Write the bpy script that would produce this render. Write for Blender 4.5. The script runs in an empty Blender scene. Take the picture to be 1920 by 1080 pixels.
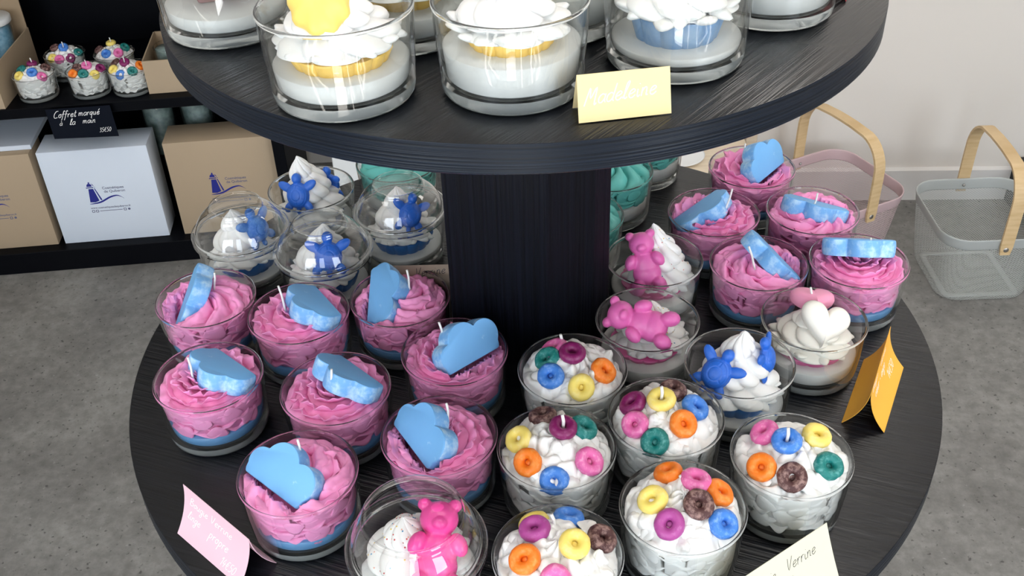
import bpy, bmesh, math, random
import numpy as np
from mathutils import Vector, Matrix, noise

sc = bpy.context.scene
COL = sc.collection
PI = math.pi

# ---------------------------------------------------------------- camera
FPX, PITCH, ROLL, CAMZ = 2007.88, 0.6409123, -0.03953601, 1.49147
cd = bpy.data.cameras.new('camera')
cd.sensor_width = 36.0
cd.lens = FPX / 1920 * 36
cd.clip_start = 0.02
cam = bpy.data.objects.new('camera', cd)
COL.objects.link(cam)
_F = Vector((0, math.cos(PITCH), -math.sin(PITCH)))
_U = Vector((0, math.sin(PITCH), math.cos(PITCH)))
_R = Vector((1, 0, 0))
_R2 = _R * math.cos(ROLL) + _U * math.sin(ROLL)
_U2 = -_R * math.sin(ROLL) + _U * math.cos(ROLL)
cam.matrix_world = Matrix(((_R2.x, _U2.x, -_F.x, 0), (_R2.y, _U2.y, -_F.y, 0), (_R2.z, _U2.z, -_F.z, CAMZ), (0, 0, 0, 1)))
sc.camera = cam

# ---------------------------------------------------------------- view, world, lights
sc.view_settings.view_transform = 'Standard'
sc.view_settings.look = 'None'
sc.view_settings.gamma = 1
sc.view_settings.use_curve_mapping = False
sc.view_settings.exposure = -0.12
sc.cycles.max_bounces = 12
sc.cycles.transparent_max_bounces = 48
sc.cycles.transmission_bounces = 10
sc.cycles.glossy_bounces = 5
sc.cycles.diffuse_bounces = 4
sc.cycles.caustics_reflective = False
sc.cycles.caustics_refractive = False
sc.cycles.sample_clamp_indirect = 6

W = bpy.data.worlds.new('world')
sc.world = W
W.use_nodes = True
W.node_tree.nodes['Background'].inputs[0].default_value = (0.75, 0.86, 1.0, 1)
W.node_tree.nodes['Background'].inputs[1].default_value = 1.2


def area(name, loc, target, sx, sy, power, col):
    l = bpy.data.lights.new(name, 'AREA')
    l.shape = 'RECTANGLE'
    l.size, l.size_y = sx, sy
    l.energy = power
    l.color = col
    o = bpy.data.objects.new(name, l)
    COL.objects.link(o)
    o.location = loc
    d = Vector(target) - Vector(loc)
    o.rotation_euler = d.to_track_quat('-Z', 'Y').to_euler()
    return o


area('door_daylight', (-0.07, -1.36, 1.25), (-0.07, 0, 1.25), 0.5, 2.4, 16, (0.84, 0.92, 1.0))
area('left_window_daylight', (-1.25, -1.36, 1.5), (-1.25, 0, 1.5), 1.3, 1.8, 46, (0.84, 0.92, 1.0))
area('right_window_daylight', (1.55, -1.36, 1.5), (1.55, 0, 1.5), 1.3, 1.8, 50, (0.84, 0.92, 1.0))
area('ceiling_panel_light', (0.5, 0.25, 2.66), (0.5, 0.25, 0), 1.2, 0.6, 11, (1.0, 0.965, 0.92))
area('ceiling_panel_light', (-0.9, 0.9, 2.66), (-0.9, 0.9, 0), 0.6, 0.6, 5, (1.0, 0.965, 0.92))
area('ceiling_panel_light', (1.3, 1.7, 2.66), (1.3, 1.7, 0), 0.6, 0.6, 8, (1.0, 0.95, 0.9))
sl = bpy.data.lights.new('added_sun', 'SUN')  # put in so its floor patch reflects as streaks in the upper glasses
sl.energy = 75
sl.angle = math.radians(.6)
sl.color = (1.0, .97, .92)
so = bpy.data.objects.new('added_sun', sl)
COL.objects.link(so)
so.rotation_euler = Vector((.0, math.cos(math.radians(68)), -math.sin(math.radians(68)))).to_track_quat('-Z', 'Y').to_euler()

DATA = {
 'jar': {
  'A': [-0.2591,0.6857],
  'B': [-0.1494,0.6649],
  'C': [-0.284,0.7972],
  'D': [-0.1941,0.7688],
  'E': [-0.1033,0.7869],
  'F': [-0.0516,0.7061],
  'G': [-0.1678,0.5709],
  'H': [-0.0616,0.6049],
  'I': [0.0479,0.6777],
  'J': [0.1178,0.6159],
  'K': [0.0294,0.5866],
  'L': [0.117,0.522],
  'M': [0.0243,0.4832],
  'N': [0.1186,0.7397],
  'O': [0.1368,0.8314],
  'P': [0.1881,0.6768],
  'Q': [0.2334,0.8183],
  'R': [0.2639,0.7306],
  'S': [0.2063,0.5688],
  'T': [0.2067,0.9079],
  'U': [0.2626,0.9939],
  'V': [0.3058,0.9046],
  'W': [0.327,0.815],
  's1': [-1.0395,2.2074],
  's2': [-0.9243,2.2152],
  's3': [-0.833,2.2186],
  's4': [-1.0029,2.3095],
  's5': [-0.8876,2.3037],
  'u0': [-0.1847,0.6976],
  'u1': [-0.0952,0.5892],
  'u2': [0.0054,0.5892],
  'u3': [0.1071,0.6204],
  'u4': [-0.0624,0.6756],
  'u5': [0.0391,0.6823],
  'u6': [0.1813,0.6911],
  't1': [0.1113,0.9992],
  't2': [0.1576,1.0804],
  't3': [-0.1211,1.0358],
  't4': [0.0705,0.9131],
  'd0': [-0.2104,0.9861],
  'd1': [-0.2717,0.9083],
  'd2': [-0.1836,0.8699],
  'd3': [-0.1122,0.9366],
  'bl': [-0.0741,0.4969],
 },
 'clouds': {
  'A': [0.0113,0.0025,0.0644,-0.7194,-0.6477,0.2509,0.6943,-0.659,0.2894,-0.0221,0.3824,0.9237],
  'B': [0.0103,0.0053,0.0687,-0.694,-0.6136,0.3765,0.7199,-0.5902,0.3652,-0.0019,0.5246,0.8514],
  'C': [-0.0153,-0.0004,0.0602,-0.2769,0.4423,-0.853,-0.7553,-0.6489,-0.0913,-0.594,0.619,0.5138],
  'D': [0.0139,0.0028,0.0647,-0.5297,-0.7932,0.3002,0.8475,-0.4813,0.2237,-0.0329,0.373,0.9273],
  'E': [-0.0142,0.0013,0.0625,-0.0305,0.838,-0.5448,-0.9321,-0.2206,-0.2872,-0.3608,0.499,0.7879],
  'F': [0.0162,0.0009,0.0635,0.7263,-0.3162,0.6104,0.684,0.421,-0.5957,-0.0686,0.8501,0.5221],
  'G': [-0.0145,-0.0012,0.0596,0.7564,0.5455,-0.3609,-0.6493,0.5596,-0.5151,-0.079,0.6239,0.7775],
  'H': [-0.015,0.0005,0.0629,0.501,0.5591,-0.6606,-0.8654,0.3133,-0.3911,-0.0116,0.7676,0.6408],
  'T': [-0.0114,0.0007,0.0615,-0.8295,0.3242,-0.4549,-0.4619,-0.856,0.2322,-0.3141,0.4027,0.8598],
  'U': [0.0183,0.0018,0.0638,0.6509,-0.3951,0.6482,0.7591,0.3504,-0.5486,-0.0104,0.8492,0.528],
  'V': [0.0041,0.0004,0.0624,-0.916,-0.3087,0.2561,0.3839,-0.8597,0.3369,0.1162,0.407,0.906],
  'W': [0.0006,0.0081,0.0734,-0.9472,-0.3138,0.0665,0.3022,-0.8034,0.513,-0.1075,0.506,0.8558],
  'Q': [0.0165,0.0004,0.062,-0.6464,-0.2746,0.7118,0.5383,-0.8253,0.1704,0.5407,0.4934,0.6814],
 },
 'rings': {
  'I': [["purple",-0.0002,-0.0002,0.0713],["teal",-0.0206,-0.0003,0.0661],["blue",-0.0189,-0.0181,0.0628],["yellow",0.0052,-0.0298,0.0598],["orange",0.0245,-0.0128,0.0617],["pink",-0.0142,0.0109,0.0673]],
  'J': [["yellow",-0.0043,0.0017,0.0711],["purple",-0.0256,0.0072,0.0626],["pink",-0.0262,-0.0139,0.0602],["teal",-0.0129,-0.0306,0.057],["orange",0.0099,-0.0203,0.065],["blue",0.0218,-0.0026,0.0651],["brown",0.007,0.0152,0.0678]],
  'K': [["yellow",-0.0287,0.0037,0.0606],["orange",-0.0226,-0.02,0.0598],["purple",0.0054,0.0045,0.0705],["brown",-0.0091,0.028,0.0607],["teal",0.021,0.0098,0.0644],["pink",0.0235,-0.0208,0.0591],["blue",-0.004,-0.038,0.0532]],
  'L': [["orange",-0.0075,0.0253,0.0627],["pink",0.0104,0.0118,0.0682],["orange",0.0261,0.0042,0.0627],["yellow",-0.0225,-0.0018,0.0649],["brown",0.0085,-0.0113,0.0687],["purple",-0.0134,-0.0225,0.0622],["blue",0.025,-0.0205,0.0581]],
  'M': [["yellow",-0.0155,0.0302,0.0535],["purple",-0.015,0.0132,0.0663],["blue",0.0106,0.0352,0.0546],["brown",0.0312,0.0092,0.0582],["yellow",0.0113,-0.004,0.0696],["orange",-0.0229,-0.0103,0.0633],["pink",-0.0028,-0.0275,0.0613]],
  'S': [["blue",-0.006,-0.0016,0.0709],["pink",-0.0185,0.0147,0.0644],["yellow",0.0193,0.0075,0.066],["orange",-0.0265,-0.0161,0.0594],["brown",-0.0069,-0.0281,0.0602],["teal",0.0222,-0.0186,0.0604]],
  's1': [["purple",-0.0036,0.016,0.0701],["blue",0.0072,-0.0197,0.0654],["yellow",-0.022,-0.0222,0.059],["pink",0.0283,-0.0225,0.0544],["brown",0.0254,0.0109,0.0617],["teal",-0.0216,-0.0037,0.0655]],
  's2': [["orange",-0.0203,-0.0266,0.0574],["pink",0.0074,-0.0106,0.069],["teal",0.0036,-0.031,0.0585],["yellow",0.0285,-0.0267,0.0515],["purple",0.0339,-0.0033,0.0569],["brown",-0.013,-0.0158,0.066]],
  's3': [["yellow",-0.0262,-0.0186,0.0584],["blue",-0.0085,-0.0382,0.0517],["purple",-0.0012,-0.0083,0.0704],["teal",0.0184,-0.0282,0.0572],["orange",0.0297,-0.0053,0.06],["brown",-0.0277,0.0074,0.0632]],
  's4': [["yellow",-0.0183,-0.0311,0.0548],["pink",0.0001,-0.0366,0.0539],["blue",0.0048,-0.0055,0.0708],["purple",0.0251,-0.0293,0.0521],["teal",0.0358,-0.002,0.0549],["brown",-0.0176,0.0011,0.0675]],
  's5': [["yellow",-0.0065,0.015,0.0702],["brown",-0.0332,0.0043,0.0595],["blue",-0.0083,-0.0252,0.0621],["pink",0.0181,-0.0208,0.0615],["teal",0.026,0.0048,0.0626]],
 },
 'wicks': {
  'A': [-0.01,-0.0075,0.0645,-0.0098,-0.0075,0.0825],
  'B': [-0.0019,-0.0108,0.0645,0.0018,-0.01,0.0837],
  'C': [0.0083,0.0076,0.0645,0.0106,0.0084,0.0766],
  'D': [-0.0111,-0.0025,0.0645,-0.0126,-0.0029,0.0876],
  'E': [0.0091,0.0042,0.0645,0.0086,0.0042,0.0814],
  'F': [-0.0086,0.0038,0.0645,-0.0113,0.0036,0.0841],
  'G': [0.0019,0.0105,0.0645,0.002,0.0105,0.0786],
  'H': [0.0074,0.0092,0.0645,0.0072,0.0092,0.0793],
  'T': [0.0108,-0.0057,0.0645,0.0146,-0.0066,0.0854],
  'U': [-0.0089,0.0082,0.0645,-0.008,0.008,0.0789],
  'V': [-0.0027,-0.0087,0.0645,-0.0009,-0.0094,0.0803],
  'W': [0.0069,-0.0047,0.0645,0.0054,-0.0042,0.0828],
  'Q': [-0.0091,-0.016,0.0645,-0.0151,-0.0143,0.0834],
  'R': [-0.0003,0.0146,0.0645,-0.0024,0.0154,0.0776],
  'I': [-0.0072,0.016,0.0645,-0.0089,0.0161,0.0784],
  'J': [-0.003,0.0088,0.0645,-0.004,0.009,0.0752],
  'K': [0.0071,0.0112,0.0645,0.0075,0.0111,0.0775],
  'L': [0.0013,0.0143,0.0645,-0.0009,0.0148,0.0708],
  'M': [-0.001,0.0174,0.0645,-0.0031,0.0175,0.0756],
  'S': [-0.003,0.0047,0.0645,-0.0036,0.0049,0.0766],
  's1': [-0.0232,0.062,0.0555,-0.0213,0.0628,0.0667],
  's2': [0.0023,0.0024,0.0645,0.0022,0.0024,0.0772],
  's3': [-0.0041,0.0241,0.0645,-0.0035,0.0244,0.0771],
  's4': [-0.0025,0.0122,0.0645,-0.0012,0.0128,0.0785],
  's5': [-0.0204,0.0518,0.0555,-0.0209,0.0516,0.0727],
  'N': [0.0059,0.0053,0.0645,0.0036,0.0057,0.075],
  'bl': [-0.0005,0.019,0.0645,0.0061,0.02,0.0769],
 },
}
ZD = 0.8445    # top of the lower disc
ZU = 1.2035    # top of the upper disc
ZS = 0.4345    # top of the wall shelf
JH = 0.0555    # height of a glass


# ---------------------------------------------------------------- materials
def newmat(name):
    m = bpy.data.materials.new(name)
    m.use_nodes = True
    nt = m.node_tree
    return m, nt, nt.nodes['Principled BSDF']


def lnk(nt, a, b):
    nt.links.new(a, b)


def plain(name, col, rough=.5, metal=0, spec=.5, sss=0, bump=0, bscale=200):
    m, nt, b = newmat(name)
    b.inputs['Base Color'].default_value = (*col, 1)
    b.inputs['Roughness'].default_value = rough
    b.inputs['Metallic'].default_value = metal
    b.inputs['Specular IOR Level'].default_value = spec
    if sss:
        b.inputs['Subsurface Weight'].default_value = sss
        b.inputs['Subsurface Radius'].default_value = (1, .7, .6)
        b.inputs['Subsurface Scale'].default_value = 0.004
    if bump:
        tc = nt.nodes.new('ShaderNodeTexCoord')
        n = nt.nodes.new('ShaderNodeTexNoise')
        n.inputs['Scale'].default_value = bscale
        bp = nt.nodes.new('ShaderNodeBump')
        bp.inputs['Strength'].default_value = bump
        bp.inputs['Distance'].default_value = .001
        lnk(nt, tc.outputs['Object'], n.inputs['Vector'])
        lnk(nt, n.outputs['Fac'], bp.inputs['Height'])
        lnk(nt, bp.outputs['Normal'], b.inputs['Normal'])
    return m


def mottled(name, c1, c2, scale=180, lo=.5, hi=.7, rough=.5, sss=.0, bump=.2, detail=6, spec=.4):
    """wax with pale bloom patches"""
    m, nt, b = newmat(name)
    tc = nt.nodes.new('ShaderNodeTexCoord')
    n = nt.nodes.new('ShaderNodeTexNoise')
    n.inputs['Scale'].default_value = scale
    n.inputs['Detail'].default_value = detail
    n.inputs['Roughness'].default_value = .65
    r = nt.nodes.new('ShaderNodeValToRGB')
    r.color_ramp.elements[0].position = lo
    r.color_ramp.elements[1].position = hi
    r.color_ramp.elements[0].color = (*c1, 1)
    r.color_ramp.elements[1].color = (*c2, 1)
    lnk(nt, tc.outputs['Object'], n.inputs['Vector'])
    lnk(nt, n.outputs['Fac'], r.inputs['Fac'])
    lnk(nt, r.outputs['Color'], b.inputs['Base Color'])
    b.inputs['Roughness'].default_value = rough
    b.inputs['Specular IOR Level'].default_value = spec
    if sss:
        b.inputs['Subsurface Weight'].default_value = sss
        b.inputs['Subsurface Radius'].default_value = (1, .7, .6)
        b.inputs['Subsurface Scale'].default_value = 0.003
    if bump:
        bp = nt.nodes.new('ShaderNodeBump')
        bp.inputs['Strength'].default_value = bump
        bp.inputs['Distance'].default_value = .0008
        lnk(nt, n.outputs['Fac'], bp.inputs['Height'])
        lnk(nt, bp.outputs['Normal'], b.inputs['Normal'])
    return m


def thin_glass(name, tint=(.96, .985, .975), refl=1.0, f0=.045):
    m = bpy.data.materials.new(name)
    m.use_nodes = True
    nt = m.node_tree
    nt.nodes.clear()
    out = nt.nodes.new('ShaderNodeOutputMaterial')
    mix = nt.nodes.new('ShaderNodeMixShader')
    tr = nt.nodes.new('ShaderNodeBsdfTransparent')
    tr.inputs['Color'].default_value = (*tint, 1)
    gl = nt.nodes.new('ShaderNodeBsdfGlossy')
    gl.inputs['Roughness'].default_value = .015
    gl.inputs['Color'].default_value = (1, 1, 1, 1)
    lw = nt.nodes.new('ShaderNodeLayerWeight')
    lw.inputs['Blend'].default_value = .5
    p = nt.nodes.new('ShaderNodeMath')
    p.operation = 'POWER'
    p.inputs[1].default_value = 4.2
    a = nt.nodes.new('ShaderNodeMath')
    a.operation = 'MULTIPLY_ADD'
    a.inputs[1].default_value = .9 * refl
    a.inputs[2].default_value = f0 * refl
    lnk(nt, lw.outputs['Facing'], p.inputs[0])
    lnk(nt, p.outputs[0], a.inputs[0])
    lnk(nt, a.outputs[0], mix.inputs[0])
    lnk(nt, tr.outputs[0], mix.inputs[1])
    lnk(nt, gl.outputs[0], mix.inputs[2])
    lnk(nt, mix.outputs[0], out.inputs['Surface'])
    return m


def solid_glass(name, col=(.93, .97, .96), trans=1.0):
    m, nt, b = newmat(name)
    b.inputs['Base Color'].default_value = (*col, 1)
    b.inputs['Transmission Weight'].default_value = trans
    b.inputs['Roughness'].default_value = .05
    b.inputs['IOR'].default_value = 1.45
    return m


def ribbed_black(name, angle, col=(.0035, .0042, .006), rough=.30, axis='XY', scale=1.0, strength=.28, spec=.30):
    """black wood foil with pressed grain lines running along one direction"""
    m, nt, b = newmat(name)
    tc = nt.nodes.new('ShaderNodeTexCoord')
    mp = nt.nodes.new('ShaderNodeMapping')
    mp.inputs['Rotation'].default_value = (0, 0, angle)
    mp2 = nt.nodes.new('ShaderNodeMapping')
    mp2.inputs['Scale'].default_value = {'XY': (7, 330, 7), 'Z': (330, 330, 5), 'RIM': (.5, .5, 420)}[axis]
    n = nt.nodes.new('ShaderNodeTexNoise')
    n.inputs['Scale'].default_value = scale
    n.inputs['Detail'].default_value = 3
    n.inputs['Roughness'].default_value = .6
    n2 = nt.nodes.new('ShaderNodeTexNoise')
    n2.inputs['Scale'].default_value = 5
    r = nt.nodes.new('ShaderNodeValToRGB')
    r.color_ramp.elements[0].position = .35
    r.color_ramp.elements[1].position = .62
    lnk(nt, tc.outputs['Object'], mp.inputs['Vector'])
    lnk(nt, mp.outputs['Vector'], mp2.inputs['Vector'])
    lnk(nt, mp2.outputs['Vector'], n.inputs['Vector'])
    lnk(nt, n.outputs['Fac'], r.inputs['Fac'])
    bp = nt.nodes.new('ShaderNodeBump')
    bp.inputs['Strength'].default_value = strength
    bp.inputs['Distance'].default_value = .0012
    lnk(nt, r.outputs['Color'], bp.inputs['Height'])
    lnk(nt, bp.outputs['Normal'], b.inputs['Normal'])
    c = nt.nodes.new('ShaderNodeMix')
    c.data_type = 'RGBA'
    c.inputs['A'].default_value = (col[0] * .5, col[1] * .5, col[2] * .5, 1)
    c.inputs['B'].default_value = (col[0] * 1.5, col[1] * 1.5, col[2] * 1.5, 1)
    lnk(nt, r.outputs['Color'], c.inputs['Factor'])
    lnk(nt, c.outputs['Result'], b.inputs['Base Color'])
    rr = nt.nodes.new('ShaderNodeMapRange')
    rr.inputs['To Min'].default_value = rough - .05
    rr.inputs['To Max'].default_value = rough + .12
    lnk(nt, tc.outputs['Object'], n2.inputs['Vector'])
    lnk(nt, n2.outputs['Fac'], rr.inputs['Value'])
    lnk(nt, rr.outputs['Result'], b.inputs['Roughness'])
    b.inputs['Specular IOR Level'].default_value = spec
    return m


def floor_mat():
    m, nt, b = newmat('stone_vinyl')
    tc = nt.nodes.new('ShaderNodeTexCoord')

    def nz(scale, detail=6, rough=.6):
        n = nt.nodes.new('ShaderNodeTexNoise')
        n.inputs['Scale'].default_value = scale
        n.inputs['Detail'].default_value = detail
        n.inputs['Roughness'].default_value = rough
        lnk(nt, tc.outputs['Object'], n.inputs['Vector'])
        return n

    def ramp(n, lo, hi, c1, c2):
        r = nt.nodes.new('ShaderNodeValToRGB')
        r.color_ramp.elements[0].position = lo
        r.color_ramp.elements[1].position = hi
        r.color_ramp.elements[0].color = (*c1, 1)
        r.color_ramp.elements[1].color = (*c2, 1)
        lnk(nt, n.outputs['Fac'], r.inputs['Fac'])
        return r

    def mixc(kind, a, bb, f):
        x = nt.nodes.new('ShaderNodeMix')
        x.data_type = 'RGBA'
        x.blend_type = kind
        x.inputs['Factor'].default_value = f
        lnk(nt, a, x.inputs['A'])
        lnk(nt, bb, x.inputs['B'])
        return x.outputs['Result']
    base = ramp(nz(5, 8, .65), .35, .68, (.185, .180, .170), (.305, .298, .285))
    mid = ramp(nz(38, 8, .7), .36, .66, (.55, .55, .54), (1.0, 1.0, 1.0))
    dark = ramp(nz(95, 3, .5), .30, .37, (.25, .25, .25), (1, 1, 1))
    light = ramp(nz(70, 4, .55), .66, .74, (0, 0, 0), (.13, .13, .128))
    c = mixc('MULTIPLY', base.outputs['Color'], mid.outputs['Color'], .75)
    c = mixc('MULTIPLY', c, dark.outputs['Color'], .8)
    c = mixc('ADD', c, light.outputs['Color'], .8)
    lnk(nt, c, b.inputs['Base Color'])
    b.inputs['Roughness'].default_value = .55
    return m


def mesh_metal(name, col, n=170):
    """expanded metal sheet: diamond holes cut by a procedural mask on the sheet's own UVs (metres)"""
    m, nt, b = newmat(name)
    b.inputs['Base Color'].default_value = (*col, 1)
    b.inputs['Roughness'].default_value = .5
    b.inputs['Metallic'].default_value = .1
    uv = nt.nodes.new('ShaderNodeUVMap')
    sep = nt.nodes.new('ShaderNodeSeparateXYZ')
    lnk(nt, uv.outputs['UV'], sep.inputs[0])

    def math_(op, a, bb=None, c=None):
        x = nt.nodes.new('ShaderNodeMath')
        x.operation = op
        for i, v in enumerate((a, bb, c)):
            if v is None:
                continue
            if isinstance(v, (int, float)):
                x.inputs[i].default_value = v
            else:
                lnk(nt, v, x.inputs[i])
        return x.outputs[0]
    u = math_('MULTIPLY', sep.outputs[0], n * .8)
    v = math_('MULTIPLY', sep.outputs[1], n * 1.25)
    a = math_('ABSOLUTE', math_('SUBTRACT', math_('FRACT', math_('ADD', u, v)), .5))
    c = math_('ABSOLUTE', math_('SUBTRACT', math_('FRACT', math_('SUBTRACT', u, v)), .5))
    hole = math_('MULTIPLY', math_('LESS_THAN', a, .375), math_('LESS_THAN', c, .375))
    tr = nt.nodes.new('ShaderNodeBsdfTransparent')
    mix = nt.nodes.new('ShaderNodeMixShader')
    lnk(nt, hole, mix.inputs[0])
    lnk(nt, b.outputs[0], mix.inputs[1])
    lnk(nt, tr.outputs[0], mix.inputs[2])
    lnk(nt, mix.outputs[0], nt.nodes['Material Output'].inputs['Surface'])
    return m


def wood(name, c1, c2, stretch=(3, 60, 60), rough=.5):
    m, nt, b = newmat(name)
    tc = nt.nodes.new('ShaderNodeTexCoord')
    mp = nt.nodes.new('ShaderNodeMapping')
    mp.inputs['Scale'].default_value = stretch
    n = nt.nodes.new('ShaderNodeTexNoise')
    n.inputs['Scale'].default_value = 2
    n.inputs['Detail'].default_value = 4
    r = nt.nodes.new('ShaderNodeValToRGB')
    r.color_ramp.elements[0].color = (*c1, 1)
    r.color_ramp.elements[1].color = (*c2, 1)
    r.color_ramp.elements[0].position = .3
    r.color_ramp.elements[1].position = .7
    lnk(nt, tc.outputs['Object'], mp.inputs['Vector'])
    lnk(nt, mp.outputs['Vector'], n.inputs['Vector'])
    lnk(nt, n.outputs['Fac'], r.inputs['Fac'])
    lnk(nt, r.outputs['Color'], b.inputs['Base Color'])
    b.inputs['Roughness'].default_value = rough
    return m


M = dict(
    glass=thin_glass('clear_glass', (.985, .993, .990), 1.25, .05),
    rim=solid_glass('rim_glass', (.93, .95, .96), 1.0),
    base=solid_glass('thick_glass', (.80, .85, .83), .80),  # partly diffuse pale grey imitates light gathered in the thick foot
    plastic=thin_glass('clear_plastic', (.97, .978, .978), 1.5, .06),
    disc_low=ribbed_black('black_ribbed_foil', math.radians(22), rough=.27, spec=.38),
    disc_up=ribbed_black('black_ribbed_foil_upper', math.radians(-50), rough=.22, spec=.55, strength=.22),
    disc_rim=ribbed_black('black_rim_band', 0, (.004, .007, .013), .33, 'RIM', 1, .35, .2),
    post=ribbed_black('black_post_foil', 0, (.0015, .002, .0045), .42, 'Z', 1, .28, .16),
    shelf=plain('black_shelf_laminate', (.0012, .0015, .003), .5, spec=.10),
    pink=plain('pink_whipped_wax', (.95, .345, .635), .46, spec=.35, sss=.10, bump=.12, bscale=500),
    white=plain('white_whipped_wax', (.86, .85, .83), .45, spec=.4, sss=.12, bump=.1, bscale=450),
    cream_white=plain('ivory_whipped_wax', (.84, .81, .74), .5, spec=.35, sss=.1),
    teal=plain('teal_whipped_wax', (.14, .55, .50), .5, spec=.35, bump=.12, bscale=500),
    wax_white=plain('white_poured_wax', (.69, .69, .665), .35),
    wax_blue=plain('blue_poured_wax', (.13, .32, .60), .35),
    cloud=mottled('blue_wax_face', (.17, .44, .80), (.42, .68, .92), 90, .64, .78, .5, .1, .08),
    cloud_side=mottled('blue_wax_frosted_side', (.17, .42, .79), (.52, .74, .93), 110, .44, .68, .5, .1, .2),
    cake_blue=plain('blue_cake_wax', (.035, .16, .45), .4),
    cake_light=mottled('dusty_blue_cake_wax', (.17, .30, .50), (.32, .44, .58), 60, .4, .7, .5),
    cake_pink=plain('pink_cake_wax', (.70, .10, .33), .4),
    cake_yellow=plain('yellow_cake_wax', (.85, .55, .12), .45, sss=.1),
    yellow_top=plain('yellow_topper_wax', (.93, .66, .16), .4, sss=.1),
    brown_top=plain('mauve_brown_topper_wax', (.33, .18, .18), .5),
    turtle=plain('royal_blue_wax', (.02, .13, .58), .42, bump=.25, bscale=260),
    turtle_pale=mottled('frosted_royal_blue_wax', (.04, .15, .50), (.16, .33, .66), 120, .4, .7, .5),
    bear=plain('pink_bear_wax', (.72, .14, .42), .38, sss=.15),
    bear_hot=plain('hot_pink_bear_wax', (.85, .08, .36), .25, sss=.15),
    heart_pink=plain('soft_pink_wax', (.85, .33, .50), .45, sss=.1),
    wick=plain('cotton_wick', (.80, .79, .77), .7),
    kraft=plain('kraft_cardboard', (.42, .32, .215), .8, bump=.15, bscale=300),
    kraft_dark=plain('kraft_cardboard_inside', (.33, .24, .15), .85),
    boxwhite=plain('white_cardboard', (.68, .745, .84), .6),  # blue of the daylight on the front is mixed into the white
    navy=plain('navy_print', (.010, .016, .22), .6),
    greyprint=plain('grey_print', (.10, .11, .20), .6),
    card_yellow=plain('yellow_card', (.78, .62, .32), .75),
    card_orange=plain('orange_card', (.90, .45, .055), .75),
    card_pink=plain('pink_card', (.75, .49, .57), .75),
    card_cream=plain('cream_card', (.66, .64, .50), .75),
    card_kraft=plain('kraft_card', (.33, .25, .19), .8),
    card_black=plain('black_card', (.004, .006, .012), .75, spec=.1),
    card_red=plain('red_card', (.30, .012, .02), .7),
    ink_white=plain('white_ink', (.88, .87, .85), .6),
    ink_black=plain('black_ink', (.02, .02, .03), .6),
    wall=plain('warm_white_paint', (.74, .695, .645), .85),
    trim=plain('skirting_paint', (.72, .70, .68), .5),
    grey_metal=plain('grey_enamel', (.44, .46, .45), .45, bump=0),
    pink_metal=plain('dusty_pink_enamel', (.60, .44, .46), .45),
    rivet=plain('steel_rivet', (.45, .43, .41), .3, metal=1),
    ply=wood('bent_ply', (.58, .40, .20), (.70, .52, .30), (8, 8, 60), .45),
    palewood=wood('pale_wood', (.62, .50, .36), (.74, .63, .48)),
    lidwhite=plain('white_lid', (.75, .76, .76), .4),
    porcelain=plain('white_porcelain', (.8, .8, .79), .25),
    lightblue=mottled('light_blue_soap', (.12, .33, .50), (.35, .60, .75), 45, .4, .65, .5, 0, .6),
    greygreen=mottled('grey_green_wax', (.10, .16, .15), (.36, .45, .43), 30, .4, .65, .35, 0, .5),
    tealliquid=plain('teal_wax', (.01, .13, .15), .3),
    floor=floor_mat(),
    mesh_grey=mesh_metal('grey_expanded_metal', (.52, .54, .52)),
    mesh_pink=mesh_metal('pink_expanded_metal', (.70, .55, .56)),
    black=plain('black_cabinet', (.004, .004, .005), .5),
)
RING = dict(
    purple=mottled('purple_wax_ring', (.20, .012, .10), (.30, .06, .19), 220, .5, .75, .35, .08, .15),
    violet=mottled('violet_wax_ring', (.38, .06, .27), (.50, .18, .40), 200, .55, .8, .4, .08, .15),
    teal=mottled('green_teal_wax_ring', (.006, .17, .155), (.12, .36, .34), 240, .5, .72, .45, .05, .2),
    blue=mottled('blue_wax_ring', (.05, .20, .62), (.22, .40, .76), 210, .5, .72, .45, .08, .2),
    yellow=mottled('yellow_wax_ring', (.86, .68, .16), (.90, .78, .36), 150, .5, .8, .45, .1, .1),
    orange=mottled('orange_wax_ring', (.85, .20, .015), (.90, .36, .10), 200, .5, .75, .4, .1, .2),
    pink=mottled('rose_wax_ring', (.72, .14, .38), (.84, .36, .56), 220, .5, .72, .45, .08, .2),
    brown=mottled('cocoa_wax_ring', (.07, .025, .025), (.28, .17, .15), 230, .46, .62, .55, .0, .35),
)


# ---------------------------------------------------------------- mesh helpers
def mk(name, verts, faces, mats, parent=None, smooth=True, midx=None, loc=None, rot=None, uvs=None):
    me = bpy.data.meshes.new(name)
    me.from_pydata([tuple(v) for v in verts], [], [tuple(f) for f in faces])
    if not isinstance(mats, (list, tuple)):
        mats = [mats]
    for m in mats:
        me.materials.append(m)
    if midx is not None:
        me.polygons.foreach_set('material_index', midx)
    me.polygons.foreach_set('use_smooth', [smooth] * len(me.polygons))
    if uvs is not None:
        l = me.uv_layers.new(name='UVMap')
        for i, lp in enumerate(me.loops):
            l.data[i].uv = uvs[lp.vertex_index]
    me.update()
    return link(name, me, parent, loc, rot)


def link(name, me, parent=None, loc=None, rot=None):
    o = bpy.data.objects.new(name, me)
    COL.objects.link(o)
    if parent is not None:
        o.parent = parent
    if loc is not None:
        o.location = loc
    if rot is not None:
        o.rotation_euler = rot
    return o


def empty(name, loc, rz=0):
    o = bpy.data.objects.new(name, None)
    o.empty_display_size = .02
    COL.objects.link(o)
    o.location = loc
    o.rotation_euler = (0, 0, rz)
    return o


def tag(o, label, cat, group=None):
    o['label'] = label
    o['category'] = cat
    if group:
        o['group'] = group
    return o


def structure(o):
    o['kind'] = 'structure'
    return o


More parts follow.
